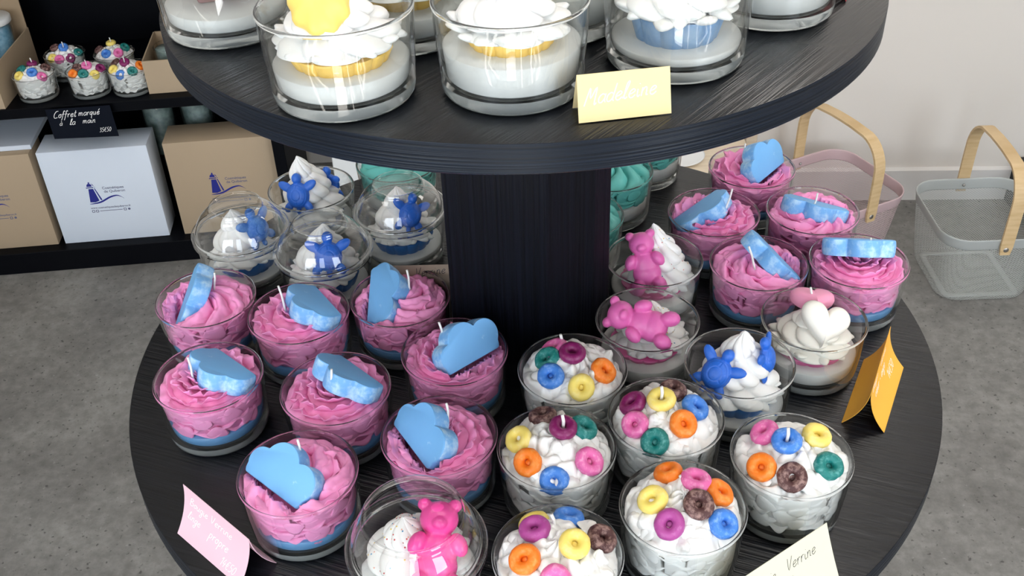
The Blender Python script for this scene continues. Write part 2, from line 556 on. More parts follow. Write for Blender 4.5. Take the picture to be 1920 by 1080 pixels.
class MB:
    def __init__(s):
        s.v = []
        s.f = []
        s.m = []

    def add(s, v, f, mi=0):
        n = len(s.v)
        s.v += [tuple(x) for x in v]
        s.f += [tuple(i + n for i in q) for q in f]
        s.m += [mi] * len(f)

    def box(s, x0, y0, z0, x1, y1, z1, mi=0, mat=None):
        v = [(x, y, z) for z in (z0, z1) for y in (y0, y1) for x in (x0, x1)]
        if mat is not None:
            v = [mat @ Vector(p) for p in v]
        s.add(v, [(0, 2, 3, 1), (4, 5, 7, 6), (0, 1, 5, 4), (2, 6, 7, 3), (0, 4, 6, 2), (1, 3, 7, 5)], mi)

    def grid(s, P, closed_u=False, closed_v=False, mi=0):
        """P[i][j] points"""
        nu, nv = len(P), len(P[0])
        v = [p for r in P for p in r]
        f = []
        for i in range(nu if closed_u else nu - 1):
            for j in range(nv if closed_v else nv - 1):
                a, b = i, (i + 1) % nu
                c, d = j, (j + 1) % nv
                f.append((a * nv + c, b * nv + c, b * nv + d, a * nv + d))
        s.add(v, f, mi)

    def tube(s, pts, r, seg=8, mi=0, cap=True):
        pts = [Vector(p) for p in pts]
        n = len(pts)
        rr = r if isinstance(r, (list, tuple)) else [r] * n
        ref = Vector((0, 0, 1))
        rings = []
        for i, p in enumerate(pts):
            t = (pts[min(i + 1, n - 1)] - pts[max(i - 1, 0)]).normalized()
            if abs(t.dot(ref)) > .95:
                ref = Vector((1, 0, 0))
            a = t.cross(ref).normalized()
            b = t.cross(a)
            rings.append([p + (a * math.cos(k * 2 * PI / seg) + b * math.sin(k * 2 * PI / seg)) * rr[i] for k in range(seg)])
        n0 = len(s.v)
        s.grid(rings, closed_v=True, mi=mi)
        if cap:
            s.f.append(tuple(n0 + k for k in range(seg)))
            s.f.append(tuple(n0 + (n - 1) * seg + k for k in reversed(range(seg))))
            s.m += [mi, mi]

    def lathe(s, prof, seg=48, mi=0, mids=None, c=(0, 0, 0)):
        n0 = len(s.v)
        P = prof
        idx = []
        for (r, z) in P:
            if r < 1e-7:
                idx.append([len(s.v)])
                s.v.append((c[0], c[1], c[2] + z))
            else:
                idx.append(list(range(len(s.v), len(s.v) + seg)))
                for k in range(seg):
                    a = 2 * PI * k / seg
                    s.v.append((c[0] + r * math.cos(a), c[1] + r * math.sin(a), c[2] + z))
        for i in range(len(P) - 1):
            A, B = idx[i], idx[i + 1]
            m_ = mids[i] if mids else mi
            for k in range(seg):
                k2 = (k + 1) % seg
                if len(A) == 1 and len(B) == 1:
                    continue
                if len(A) == 1:
                    s.f.append((A[0], B[k2], B[k]))
                elif len(B) == 1:
                    s.f.append((A[k], A[k2], B[0]))
                else:
                    s.f.append((A[k], A[k2], B[k2], B[k]))
                s.m.append(m_)

    def blob(s, c, r, rot=None, nu=14, nv=9, mi=0, fn=None):
        """ellipsoid; rot = 3x3 matrix"""
        c = Vector(c)
        R = rot or Matrix.Identity(3)
        n0 = len(s.v)
        rows = []
        for j in range(nv + 1):
            th = PI * j / nv
            row = []
            if j in (0, nv):
                p = Vector((0, 0, math.cos(th)))
                if fn:
                    p = fn(p)
                s.v.append(tuple(c + R @ Vector((p.x * r[0], p.y * r[1], p.z * r[2]))))
                rows.append([len(s.v) - 1])
                continue
            for i in range(nu):
                ph = 2 * PI * i / nu
                p = Vector((math.sin(th) * math.cos(ph), math.sin(th) * math.sin(ph), math.cos(th)))
                if fn:
                    p = fn(p)
                s.v.append(tuple(c + R @ Vector((p.x * r[0], p.y * r[1], p.z * r[2]))))
                row.append(len(s.v) - 1)
            rows.append(row)
        for j in range(nv):
            A, B = rows[j], rows[j + 1]
            for i in range(nu):
                i2 = (i + 1) % nu
                if len(A) == 1:
                    s.f.append((A[0], B[i], B[i2]))
                elif len(B) == 1:
                    s.f.append((A[i], B[0], A[i2]))
                else:
                    s.f.append((A[i], B[i], B[i2], A[i2]))
                s.m.append(mi)

    def build(s, name, mats, parent=None, smooth=True, loc=None, rot=None):
        return mk(name, s.v, s.f, mats, parent, smooth, s.m, loc, rot)

    def mesh(s, name, mats, smooth=True):
        o = s.build(name, mats, smooth=smooth)
        me = o.data
        bpy.data.objects.remove(o)
        return me


def remeshed(mb, name, mat, voxel=.0007, smooth=6):
    """fuse overlapping blobs into one continuous skin"""
    o = mb.build(name, mat)
    md = o.modifiers.new('r', 'REMESH')
    md.mode = 'VOXEL'
    md.voxel_size = voxel
    md.use_smooth_shade = True
    s = o.modifiers.new('s', 'SMOOTH')
    s.iterations = smooth
    s.factor = .5
    bpy.context.view_layer.update()
    dg = bpy.context.evaluated_depsgraph_get()
    me = bpy.data.meshes.new_from_object(o.evaluated_get(dg))
    me.name = name
    me.materials.clear()
    me.materials.append(mat)
    me.polygons.foreach_set('use_smooth', [True] * len(me.polygons))
    bpy.data.objects.remove(o)
    return me


def auto_smooth(o, deg=35):
    me = o.data
    bm = bmesh.new()
    bm.from_mesh(me)
    bm.normal_update()
    for e in bm.edges:
        if len(e.link_faces) == 2:
            e.smooth = e.calc_face_angle(0) < math.radians(deg)
        else:
            e.smooth = False
    for f in bm.faces:
        f.smooth = True
    bm.to_mesh(me)
    bm.free()
    return o


def bevelled(name, mb, mat, parent=None, w=.002, seg=2, loc=None, rot=None):
    o = mb.build(name, mat, parent, False, loc, rot)
    bm = bmesh.new()
    bm.from_mesh(o.data)
    bmesh.ops.remove_doubles(bm, verts=bm.verts, dist=1e-6)
    bmesh.ops.bevel(bm, geom=[e for e in bm.edges if e.calc_face_angle(0) > .6], offset=w, segments=seg, affect='EDGES', profile=.5)
    bm.to_mesh(o.data)
    bm.free()
    return auto_smooth(o, 30)


# ---------------------------------------------------------------- room
def rotz(p, a):
    return (p[0] * math.cos(a) - p[1] * math.sin(a), p[0] * math.sin(a) + p[1] * math.cos(a))


m = MB()
m.box(-2.6, -2.4, -.05, 2.6, 3.2, 0)
structure(m.build('floor', M['floor'], smooth=False))
m = MB()
m.box(-2.6, -1.3, 2.7, 2.6, 3.2, 2.78)
structure(m.build('ceiling', M['wall'], smooth=False))
WA = -0.058   # the back wall stands a few degrees off square


def wally(x):
    return 2.324 + (x - .996) * WA


m = MB()
x0, x1 = -.40, 2.5
m.add([(x0, wally(x0), 0), (x1, wally(x1), 0), (x1, wally(x1) + .12, 0), (x0, wally(x0) + .12, 0),
       (x0, wally(x0), 2.7), (x1, wally(x1), 2.7), (x1, wally(x1) + .12, 2.7), (x0, wally(x0) + .12, 2.7)],
      [(0, 1, 5, 4), (1, 2, 6, 5), (2, 3, 7, 6), (3, 0, 4, 7), (4, 5, 6, 7), (3, 2, 1, 0)])
structure(m.build('wall_back', M['wall'], smooth=False))
m = MB()
m.box(-2.6, 2.62, 0, -.28, 2.74, 2.7)
structure(m.build('wall_recess', M['wall'], smooth=False))
m = MB()
x0, x1 = -.40, 2.5
t = .013
m.add([(x0, wally(x0) - t, 0), (x1, wally(x1) - t, 0), (x1, wally(x1) - .0005, 0), (x0, wally(x0) - .0005, 0),
       (x0, wally(x0) - t, .086), (x1, wally(x1) - t, .086), (x1, wally(x1) - .0005, .090), (x0, wally(x0) - .0005, .090)],
      [(0, 1, 5, 4), (1, 2, 6, 5), (2, 3, 7, 6), (3, 0, 4, 7), (4, 5, 6, 7), (3, 2, 1, 0)])
structure(m.build('baseboard_back', M['trim'], smooth=False))
m = MB()
m.box(-2.6, -2.2, 0, -2.48, 3.2, 2.7)
structure(m.build('wall_left', M['wall'], smooth=False))
m = MB()
m.box(2.48, -2.2, 0, 2.6, 3.2, 2.7)
structure(m.build('wall_right', M['wall'], smooth=False))
# shop front behind the camera, glazed door; added slits throw streaks on the glasses
m = MB()
for a, b, c, d in ((-2.5, 0, -1.9, 2.7), (-1.9, 0, -.6, .6), (-1.9, 2.4, -.6, 2.7), (-.6, 0, -.34, 2.7), (-.34, 2.43, .19, 2.7), (.19, 0, .42, 2.7),
                   (.42, 2.43, .98, 2.7), (.47, 0, .93, 2.43), (.98, 0, 1.0, 2.7), (1.0, 0, 2.2, .6), (1.0, 2.4, 2.2, 2.7), (2.2, 0, 2.5, 2.7)):
    m.box(a, -1.30, b, c, -1.20, d)
structure(m.build('wall_front', M['wall'], smooth=False))
m = MB()
for a, b, c, d in ((-.34, 0, -.30, 2.43), (.15, 0, .19, 2.43), (-.30, 0, .15, .05), (-.30, 2.39, .15, 2.43)):
    m.box(a, -1.28, b, c, -1.22, d)
structure(m.build('door_1', M['black'], smooth=False))
m = MB()
m.box(-2.2, -2.0, 2.72, -.42, -1.31, 2.76)  # unseen boxes added over the side windows to keep direct rays out
m.box(1.05, -2.0, 2.72, 2.5, -1.31, 2.76)
structure(m.build('sun_blocker_1', M['wall'], smooth=False))
m = MB()
for a, b, c, d in ((-1.9, .6, -1.86, 2.4), (-.64, .6, -.6, 2.4), (1.0, .6, 1.04, 2.4), (2.16, .6, 2.2, 2.4)):
    m.box(a, -1.28, b, c, -1.22, d)
structure(m.build('window_1', M['black'], smooth=False))

# ---------------------------------------------------------------- display stand
CX, CY = .0160, .7800


def disc(r, ztop, th, seg=160):
    m = MB()
    b = .0008
    prof = [(0, ztop), (r - b, ztop), (r - b * .3, ztop - b * .3), (r, ztop - b), (r, ztop - th + b), (r - b, ztop - th), (0, ztop - th)]
    m.lathe(prof[::-1], seg, mids=[0, 0, 1, 1, 0, 0])
    # lathe() writes wall faces between consecutive profile points
    return m


stand = empty('display_stand', (CX, CY, 0))
tag(stand, 'two tier black round display stand on a square post, grey floor beneath', 'display stand')
o = disc(.3679, ZD, .020).build('lower_shelf_disc', [M['disc_low'], M['disc_rim']], stand)
auto_smooth(o, 40)
o = disc(.2624, ZU, .020).build('upper_shelf_disc', [M['disc_up'], M['disc_rim']], stand)
auto_smooth(o, 40)
post_poly = [(-.055, .765), (.0305, .745), (.0735, .770), (.0880, .785), (.0880, .845), (-.055, .845)]
m = MB()
n = len(post_poly)
z0, z1 = .03, ZU - .0201
v = [(x - CX, y - CY, z) for z in (z0, ZD - .0201) for x, y in post_poly]
m.add(v, [tuple(range(n - 1, -1, -1)), tuple(range(n, 2 * n))] + [(i, (i + 1) % n, n + (i + 1) % n, n + i) for i in range(n)])
v = [(x - CX, y - CY, z) for z in (ZD + .0001, z1) for x, y in post_poly]
m.add(v, [tuple(range(n - 1, -1, -1)), tuple(range(n, 2 * n))] + [(i, (i + 1) % n, n + (i + 1) % n, n + i) for i in range(n)])
m.build('post', M['post'], stand, False)
o = disc(.22, .03, .03).build('base_disc', [M['disc_low'], M['disc_rim']], stand)
auto_smooth(o, 40)


# ---------------------------------------------------------------- glass jar
def rim_r(z):
    return .0406 + (.0438 - .0406) * max(0, z - .010) / .0445


def ri(z):
    """inside radius of the glass at height z"""
    return .0400 + (.0430 - .0400) * max(0, z - .010) / .0445


def jar_mesh():
    m = MB()
    outer = [(0, .0012), (.034, .0012), (.0385, .0), (.0408, .0008), (.0422, .0030), (.0428, .0065), (.0431, .0095), (.0446, .033), (.04585, .0535), (.0460, .0545)]
    rim = [(.0457, .0553), (.0450, .0556), (.0443, .0553), (.0440, .0545)]
    inner = [(.0438, .0535), (.0424, .033), (.0407, .0120), (.0402, .0098), (.0385, .0084), (0, .0082)]
    P = outer + rim + inner
    mids = []
    for i in range(len(P) - 1):
        a, b = P[i], P[i + 1]
        if i < len(outer) - 1:
            mids.append(1 if b[1] <= .0096 else (0 if b[1] <= .0536 else 2))
        elif i < len(outer) + len(rim) - 1:
            mids.append(2)
        else:
            mids.append(0 if min(a[1], b[1]) > .0097 and a[1] < .0536 + 1e-6 else (2 if a[1] > .0536 else 1))
    m.lathe(P, 96, mids=mids)
    me = m.mesh('glass_jar', [M['glass'], M['base'], M['rim']])
    return me


JAR = jar_mesh()


def wax_layer(z1, z0=.0104, name='wax_layer'):
    m = MB()
    r0, r1 = ri(z0) - .0010, ri(z1) - .0006
    m.lathe([(0, z0), (r0 - .001, z0), (r0, z0 + .001), (r1, z1 - .0006), (r1 - .0008, z1), (0, z1)], 64)
    return m


# ---------------------------------------------------------------- whipped shapes
def nz(p, s, seed=0):
    return noise.noise(Vector((p[0] * s + seed * 7.3, p[1] * s - seed * 3.1, p[2] * s + seed * 1.7)))


def petal_rows(m, rng, z_lo, z_hi, rows, per, pr=(.0065, .0105), jitter=.0025):
    for q in range(rows):
        z = z_lo + (z_hi - z_lo) * (q + .5) / rows
        for k in range(per):
            a = 2 * PI * (k + .5 * (q % 2)) / per + rng.uniform(-.12, .12)
            zz = z + rng.uniform(-jitter, jitter)
            rp = rng.uniform(*pr)
            R0 = ri(zz) - .0022
            t = Vector((-math.sin(a), math.cos(a), 0))
            rad = Vector((math.cos(a), math.sin(a), 0))
            tilt = rng.uniform(-.35, .5)
            up = (Vector((0, 0, 1)) * math.cos(tilt) - rad * math.sin(tilt) * .6).normalized()
            tw = rng.uniform(-.5, .5)
            t2 = (t * math.cos(tw) + up * math.sin(tw)).normalized()
            up2 = (up * math.cos(tw) - t * math.sin(tw)).normalized()
            nrm = t2.cross(up2)
            n0 = len(m.v)
            Rm = Matrix((t2, up2, nrm)).transposed()
            ph = rng.uniform(0, 6.28)
            m.blob(rad * R0 + Vector((0, 0, zz)), (rp, rp * rng.uniform(.6, .95), rng.uniform(.0018, .0034)), Rm, 14, 6,
                   fn=lambda p, ph=ph: p * (1 + .14 * math.sin(3 * math.atan2(p.y, p.x) + ph)))
            # keep the wax inside the glass
            for i in range(n0, len(m.v)):
                x, y, z_ = m.v[i]
                rr = math.hypot(x, y)
                lim = ri(z_) - .0007
                if rr > lim:
                    m.v[i] = (x * lim / rr, y * lim / rr, z_)


def frill(m, rng, z, amp=.0034, n=220, depth=.0095):
    """a wavy leaf squeezed flat against the glass all the way round"""
    k1, k2, k3 = rng.randint(7, 11), rng.randint(13, 19), rng.randint(3, 5)
    p1, p2, p3, p4 = [rng.uniform(0, 6.28) for _ in range(4)]
    rows = []
    for i in range(n):
        a = 2 * PI * i / n
        w = math.sin(k1 * a + p1 + .8 * math.sin(k3 * a + p3)) * .65 + math.sin(k2 * a + p2) * .35
        zo = z + amp * w
        back = .0026 * (.5 + .5 * math.sin(k2 * a * .5 + p4 + w)) ** 2
        row = []
        for (u, h) in ((0, -.0030), (.5, -.0020), (.88, -.0012), (1, 0), (.88, .0013), (.5, .0022), (0, .0030)):
            zz = z - .001 + (zo - z) * u ** 1.3 + h
            r = rim_r(min(zz, .0545)) - .0008 - back * u - depth * (1 - u)
            row.append((r * math.cos(a), r * math.sin(a), zz))
        rows.append(row)
    m.grid(rows, closed_u=True, closed_v=True)


def ruffle(m, rng, turns, R0, R1, z0, zpk, amp=.0030, leaf=.0105, freq=(10, 16), steps=72):
    """a long wavy ribbon laid in a tightening spiral, each turn leaning outwards"""
    a0 = rng.uniform(0, 6.28)
    n = int(steps * turns)
    ph = [rng.uniform(0, 6.28) for _ in range(4)]
    k1, k2 = rng.uniform(*freq), rng.uniform(*freq) * 1.7
    rings = []
    for i in range(n + 1):
        t = i / n
        a = a0 + 2 * PI * turns * t
        r = R0 + (R1 - R0) * t
        zb = z0 + (zpk - z0) * (1 - (r / .042) ** 2) * 1.0
        w = (math.sin(k1 * a + ph[0]) * .6 + math.sin(k2 * a + ph[1]) * .4) * amp
        w *= .75 + .5 * math.sin(1.3 * a + ph[2])
        lift = math.sin(k1 * a * .9 + ph[3]) * amp * .35
        lean = .55 + .35 * (1 - t)
        lf = leaf * (.75 + .25 * (1 - t)) * (1 + .15 * math.sin(2.1 * a))
        if i < 4 or i > n - 4:
            lf *= .5
        row = []
        for (u, th) in ((0, -1), (.45, -.85), (.85, -.55), (1.0, 0), (.85, .55), (.45, .85), (0, 1)):
            rr = r + math.sin(lean) * lf * u * .8 + w * u ** 1.5 + th * .0014 * (1.3 - .7 * u)
            zz = zb - .002 + math.cos(lean) * lf * u + lift * u
            lim = ri(min(zz, .0545)) - .0008
            if rr > lim:
                rr = lim - (rr - lim) * .2
            rr = max(rr, .0003)
            row.append((rr * math.cos(a), rr * math.sin(a), zz))
        rings.append(row)
    m.grid(rings, closed_v=True)


def field(m, fn, R=.0425, nr=44, na=150, z_in=None):
    """closed body: height field z = fn(r, a) down to a floor height"""
    rows = []
    for i in range(nr + 1):
        r = R * (i / nr) ** .9
        row = []
        for k in range(na):
            a = 2 * PI * k / na
            z = fn(max(r, .0004), a)
            rr = min(max(r, .0004), ri(z) - .0009)
            row.append((rr * math.cos(a), rr * math.sin(a), z))
        rows.append(row)
    zi = z_in if z_in is not None else .02
    row = []
    for k in range(na):
        a = 2 * PI * k / na
        rr = ri(zi) - .0045
        row.append((rr * math.cos(a), rr * math.sin(a), zi))
    rows.append(row)
    n0 = len(m.v)
    m.grid(rows, closed_v=True)
    m.f.append(tuple(n0 + len(rows) * na - na + k for k in reversed(range(na))))
    m.m.append(0)
    m.f.append(tuple(n0 + k for k in range(na)))
    m.m.append(0)


def crease(x):
    """rounded folds with sharp valleys, period 1, range 0..1"""
    return abs(math.sin(PI * x)) ** .5


def pink_cream(kind, seed):
    rng = random.Random(seed)
    m = MB()
    for q in range(5):
        frill(m, rng, .0235 + q * .0062, rng.uniform(.0026, .0042))
    petal_rows(m, rng, .0205, .047, 2, 8)
    if kind == 'ruffle':
        field(m, lambda r, a: .046 + .008 * (1 - (r / .043) ** 2) + .0012 * nz((r * math.cos(a), r * math.sin(a), 0), 160, seed), z_in=.019)
        ruffle(m, rng, 1.15, .0345, .0300, .0450, .0545, .0046, .0105)
        ruffle(m, rng, 1.3, .0265, .0200, .0450, .0565, .0044, .0115)
        ruffle(m, rng, 1.4, .0170, .0100, .0455, .0575, .0028, .0105)
        ruffle(m, rng, 1.2, .0080, .0015, .0465, .0575, .0018, .0095)
    else:
        nf = rng.choice((6, 7))
        tw = rng.choice((-1, 1)) * rng.uniform(1.6, 2.4)
        ox, oy = rng.uniform(-.008, .008), rng.uniform(-.008, .008)

        def fn(r, a):
            x, y = r * math.cos(a) - ox, r * math.sin(a) - oy
            r2, a2 = math.hypot(x, y), math.atan2(y, x)
            ph = a2 / (2 * PI) * nf + tw * (r2 / .04) ** .8 + .18 * nz((x, y, 0), 90, seed)
            f = crease(ph)
            f2 = crease(ph * 2.0 + .3 + .25 * nz((x, y, 3), 120, seed))
            env = min(1, r2 / .012)
            return .0440 + .0115 * (1 - (r / .043) ** 2) + env * (f - .6) * .0115 + env * (f2 - .6) * .0030 + .0010 * nz((x, y, 1), 220, seed) + (1 - env) * .004
        field(m, fn, na=210, nr=52, z_in=.019)
        ruffle(m, rng, 1.1, .0350, .0325, .0430, .0525, .0042, .0095)
        ruffle(m, rng, .55, .0265, .0210, .0445, .0560, .0040, .0095)
    return m.mesh('pink_cream', [M['pink']])


def star_peak(m, c, R, H, n=6, tw=1.2, rot=None, seed=0, nz_=10, seg=36, fall=.8):
    """one star-nozzle kiss: ridged cone with a pulled tip"""
    c = Vector(c)
    rows = []
    for j in range(nz_ + 1):
        t = j / nz_
        rr = R * (1 - t) ** fall * (1 + .10 * math.sin(t * 9))
        row = []
        for k in range(seg):
            a = 2 * PI * k / seg
            f = .74 + .26 * crease(a / (2 * PI) * n + tw * t)
            p = Vector((rr * f * math.cos(a), rr * f * math.sin(a), H * t))
            if rot is not None:
                p = rot @ p
            row.append(c + p)
        rows.append(row)
    m.grid(rows, closed_v=True)


def clampjar(m, n0=0, zlim=.0545):
    for i in range(n0, len(m.v)):
        x, y, z = m.v[i]
        if z < zlim + .003:
            rr = math.hypot(x, y)
            lim = ri(min(z, zlim)) - .0008
            if rr > lim:
                m.v[i] = (x * lim / rr, y * lim / rr, z)


def loop_cream(seed):
    """white whipped filling that fills the glass and domes above the rim"""
    rng = random.Random(seed)
    m = MB()
    for q in range(5):
        frill(m, rng, .0150 + q * .0075, rng.uniform(.003, .0052), depth=.0120)
    petal_rows(m, rng, .014, .043, 3, 9, (.0060, .0095), .003)

    def fn(r, a):
        x, y = r * math.cos(a), r * math.sin(a)
        s = crease(a / (2 * PI) * 7 + 1.7 * (r / .04) + .6 * nz((x, y, 0), 70, seed))
        q = crease((r / .042) * 3.2 - a / (2 * PI) + .5 * nz((x, y, 4), 80, seed))
        return .0440 + .0215 * (1 - (r / .043) ** 2) + (s - .6) * .0062 + (q - .6) * .0050 + .0026 * nz((x, y, 2), 150, seed)
    field(m, fn, na=190, nr=56, z_in=.011)
    n0 = len(m.v)
    for k in range(12):
        a = rng.uniform(0, 6.28)
        r = .036 * math.sqrt(rng.uniform(.02, 1))
        z = .0440 + .0215 * (1 - (r / .043) ** 2) - .003
        nrm = Vector((math.cos(a) * r * 22, math.sin(a) * r * 22, 1)).normalized()
        q = Vector((0, 0, 1)).rotation_difference((nrm + Vector((rng.uniform(-.5, .5), rng.uniform(-.5, .5), 0))).normalized()).to_matrix()
        star_peak(m, (r * math.cos(a), r * math.sin(a), z), rng.uniform(.007, .014), rng.uniform(.006, .0105), 5, rng.uniform(.6, 1.6), q, fall=.7)
    clampjar(m, n0)
    return m.mesh('white_cream', [M['white']])


def soft_swirl(name, mat, R0, z0, H, seed, n=8, turns=2.6, tip=.0, cx=0, cy=0, tipdx=0, tipdy=0):
    """soft-serve swirl with star ridges wound round a cone"""
    rng = random.Random(seed)
    m = MB()
    nj, seg = 96, 120
    rows = []
    for j in range(nj + 1):
        t = j / nj
        row = []
        for k in range(seg):
            a = 2 * PI * k / seg
            lev = t * turns - a / (2 * PI)
            tier = abs(math.sin(PI * lev)) ** .5
            Rc = R0 * (1 - t ** 1.35) ** .85 * (.72 + .38 * tier)
            if t < .06:
                Rc *= .75 + .25 * t / .06
            ridge = crease(a / (2 * PI) * n + t * turns * 1.15)
            rr = Rc * (.80 + .22 * ridge) + .0013 * (1 - t) * nz((math.cos(a), math.sin(a), t * 5), 2.4, seed)
            rr = max(rr, .0006 * (1 - t) + .0002)
            s = t ** 2.2
            x = cx + rr * math.cos(a) + tipdx * s
            y = cy + rr * math.sin(a) + tipdy * s
            z = z0 + H * t + .0016 * (ridge - .5) * (1 - t)
            row.append((x, y, z))
        rows.append(row)
    n0 = len(m.v)
    m.grid(rows, closed_v=True)
    m.f.append(tuple(reversed(range(n0, n0 + seg))))
    m.m.append(0)
    m.f.append(tuple(range(n0 + nj * seg, n0 + nj * seg + seg)))
    m.m.append(0)
    # torn petals where the nozzle was pulled away at the foot
    for k in range(n * 2):
        a = 2 * PI * k / (n * 2) + rng.uniform(-.12, .12)
        r = R0 * rng.uniform(.78, .92)
        rad = Vector((math.cos(a), math.sin(a), 0))
        t = Vector((-math.sin(a), math.cos(a), 0))
        Rm = Matrix((t, (rad * .9 + Vector((0, 0, rng.uniform(-.2, .5)))).normalized(), Vector((0, 0, 1)))).transposed()
        m.blob(rad * r + Vector((cx, cy, z0 + .003 + rng.uniform(-.001, .003))), (.0060, .0098, .0027), Rm, 10, 6,
               fn=lambda p: Vector((p.x * (1.15 - .6 * max(0, p.y)), p.y, p.z)))
    clampjar(m)
    return m.mesh(name, [mat])


def cake_mesh(mat, R, z0, z1, n=14, name='scalloped_cake'):
    m = MB()
    rows = []
    prof = [(.0, 0), (.80, 0), (.84, .06), (1.0, .92), (.985, 1.0), (0, 1.0)]
    seg = n * 8
    for (q, t) in prof:
        row = []
        for k in range(seg):
            a = 2 * PI * k / seg
            f = 1 - .055 * (1 - crease(a / (2 * PI) * n))
            r = max(R * q * f, .0002)
            row.append((r * math.cos(a), r * math.sin(a), z0 + (z1 - z0) * t))
        rows.append(row)
    m.grid(rows, closed_v=True)
    o = m.build(name, mat)
    auto_smooth(o, 45)
    me = o.data
    bpy.data.objects.remove(o)
    return me


# ---------------------------------------------------------------- toppers
def cloud_outline():
    """flat edge below, three bumps above; 64 x 37 mm"""
    circles = [(-.0205, -.0055, .0115), (-.0035, .0015, .0170), (.0195, -.0020, .0145)]
    pts = []
    n = 120
    for k in range(n + 1):
        a = PI * k / n
        d = Vector((math.cos(a), math.sin(a)))
        o = Vector((0, -.0115))
        best = 0
        for (x, y, r) in circles:
            oc = o - Vector((x, y))
            b = oc.dot(d)
            c = oc.dot(oc) - r * r
            disc_ = b * b - c
            if disc_ > 0:
                tt = -b + math.sqrt(disc_)
                best = max(best, tt)
        p = o + d * best
        pts.append(p)
    sm = []
    for k in range(len(pts)):
        a = pts[max(k - 1, 0)]
        b = pts[k]
        c = pts[min(k + 1, len(pts) - 1)]
        sm.append((a + b * 2 + c) / 4)
    out = [(p.x, p.y) for p in sm]
    # rounded corners down to the flat edge
    out = [(.0288, -.0176), (.0300, -.0155)] + out + [(-.0300, -.0155), (-.0288, -.0176)]
    flat = []
    for k in range(1, 12):
        x = -.0272 + .0544 * k / 12
        flat.append((x, -.0183))
    return out + [(-.0276, -.0182)] + flat + [(.0276, -.0182)]


def cloud_mesh():
    ol = cloud_outline()
    n = len(ol)
    cx = sum(p[0] for p in ol) / n
    cy = sum(p[1] for p in ol) / n
    m = MB()
    T = .016
    layers = [(0.0, .965), (-.0007, .99), (-.0016, 1.0), (-T * .35, 1.01), (-T * .7, 1.0), (-T + .0016, .985), (-T + .0005, .965), (-T, .94)]
    rows = [[(cx + (x - cx) * s, cy + (y - cy) * s, z) for x, y in ol] for z, s in layers]
    m.grid(rows, closed_v=True, mi=1)
    # two outermost bands of the front face colour
    for i in range(n * 1):
        m.m[i] = 0
    n0 = len(m.v)
    m.f.append(tuple(range(n)))
    m.m.append(0)
    m.f.append(tuple(reversed(range((len(layers) - 1) * n, len(layers) * n))))
    m.m.append(1)
    o = m.build('cloud_topper', [M['cloud'], M['cloud_side']])
    bm = bmesh.new()
    bm.from_mesh(o.data)
    bmesh.ops.recalc_face_normals(bm, faces=bm.faces)
    bm.to_mesh(o.data)
    bm.free()
    auto_smooth(o, 50)
    me = o.data
    bpy.data.objects.remove(o)
    return me


def wick(parent, a, b, r=.0010):
    a, b = Vector(a), Vector(b)
    d = (b - a)
    mid = (a + b) / 2 + Vector((.0006, 0, 0))
    m = MB()
    m.tube([a - d.normalized() * .006, a, mid, b], [r, r, r, r * .95], 8)
    return m.build('wick', M['wick'], parent)


def ring_mesh(seed=0):
    m = MB()
    rows = []
    NU, NV = 30, 16
    for i in range(NU):
        u = 2 * PI * i / NU
        row = []
        for j in range(NV):
            v = 2 * PI * j / NV
            Rr = .0068 + .0003 * math.sin(2 * u + seed)
            rr = .0045
            p = ((Rr + rr * math.cos(v)) * math.cos(u), (Rr + rr * math.cos(v)) * math.sin(u), rr * 1.05 * math.sin(v))
            q = 1 + .05 * nz(p, 260, seed)
            row.append((p[0] * q, p[1] * q, p[2] * q))
        rows.append(row)
    m.grid(rows, closed_u=True, closed_v=True)
    # the narrow hole is half blocked by wax
    m.blob((0, 0, -.0022), (.0032, .0032, .0022), None, 10, 6)
    return m


RINGS = {c: ring_mesh(i).mesh(c + '_ring', [mt]) for i, (c, mt) in enumerate(RING.items())}


def frame_from(n, up):
    """matrix with local z along n, local y along up"""
    n = Vector(n).normalized()
    up = Vector(up)
    up = (up - n * up.dot(n)).normalized()
    x = up.cross(n)
    return Matrix((x, up, n)).transposed()


def turtle_mesh(mat, name='turtle_topper'):
    """local: z out of the shell, y towards the head; about 30 mm long"""
    m = MB()
    m.blob((0, 0, .001), (.0118, .0132, .0070), None, 24, 14)
    m.blob((0, 0, -.0005), (.0128, .0142, .0034), None, 24, 10)
    m.blob((0, .0178, .0012), (.0052, .0058, .0048), None, 14, 10)
    m.blob((0, .0135, .0002), (.0042, .0050, .0034), None, 12, 8)
    for s in (-1, 1):
        for (x, y, ang, l, w) in ((.0130, .0098, .55, .0092, .0050), (.0108, -.0118, -.95, .0062, .0045)):
            Rm = Matrix.Rotation(s * (PI / 2 - ang) * -1, 3, 'Z')
            m.blob((s * x, y, -.0003), (w, l, .0027), Rm, 12, 8)
    m.blob((0, -.0160, -.0004), (.0028, .0040, .0022), None, 10, 8)
    me = remeshed(m, name, mat, .0006, 3)
    # shell plates
    for v in me.vertices:
        x, y, z = v.co
        e = (x / .0112) ** 2 + (y / .0125) ** 2
        if z > .002 and e < 1:
            a = math.atan2(y, x)
            g = min(abs(e - .22), abs(e - .80) * .7)
            if e > .22:
                g = min(g, abs(((a / (2 * PI) * 6) % 1) - .5) * .9 + 0)
            if g < .07:
                v.co.z -= .00045 * (1 - g / .07)
    me.update()
    return me


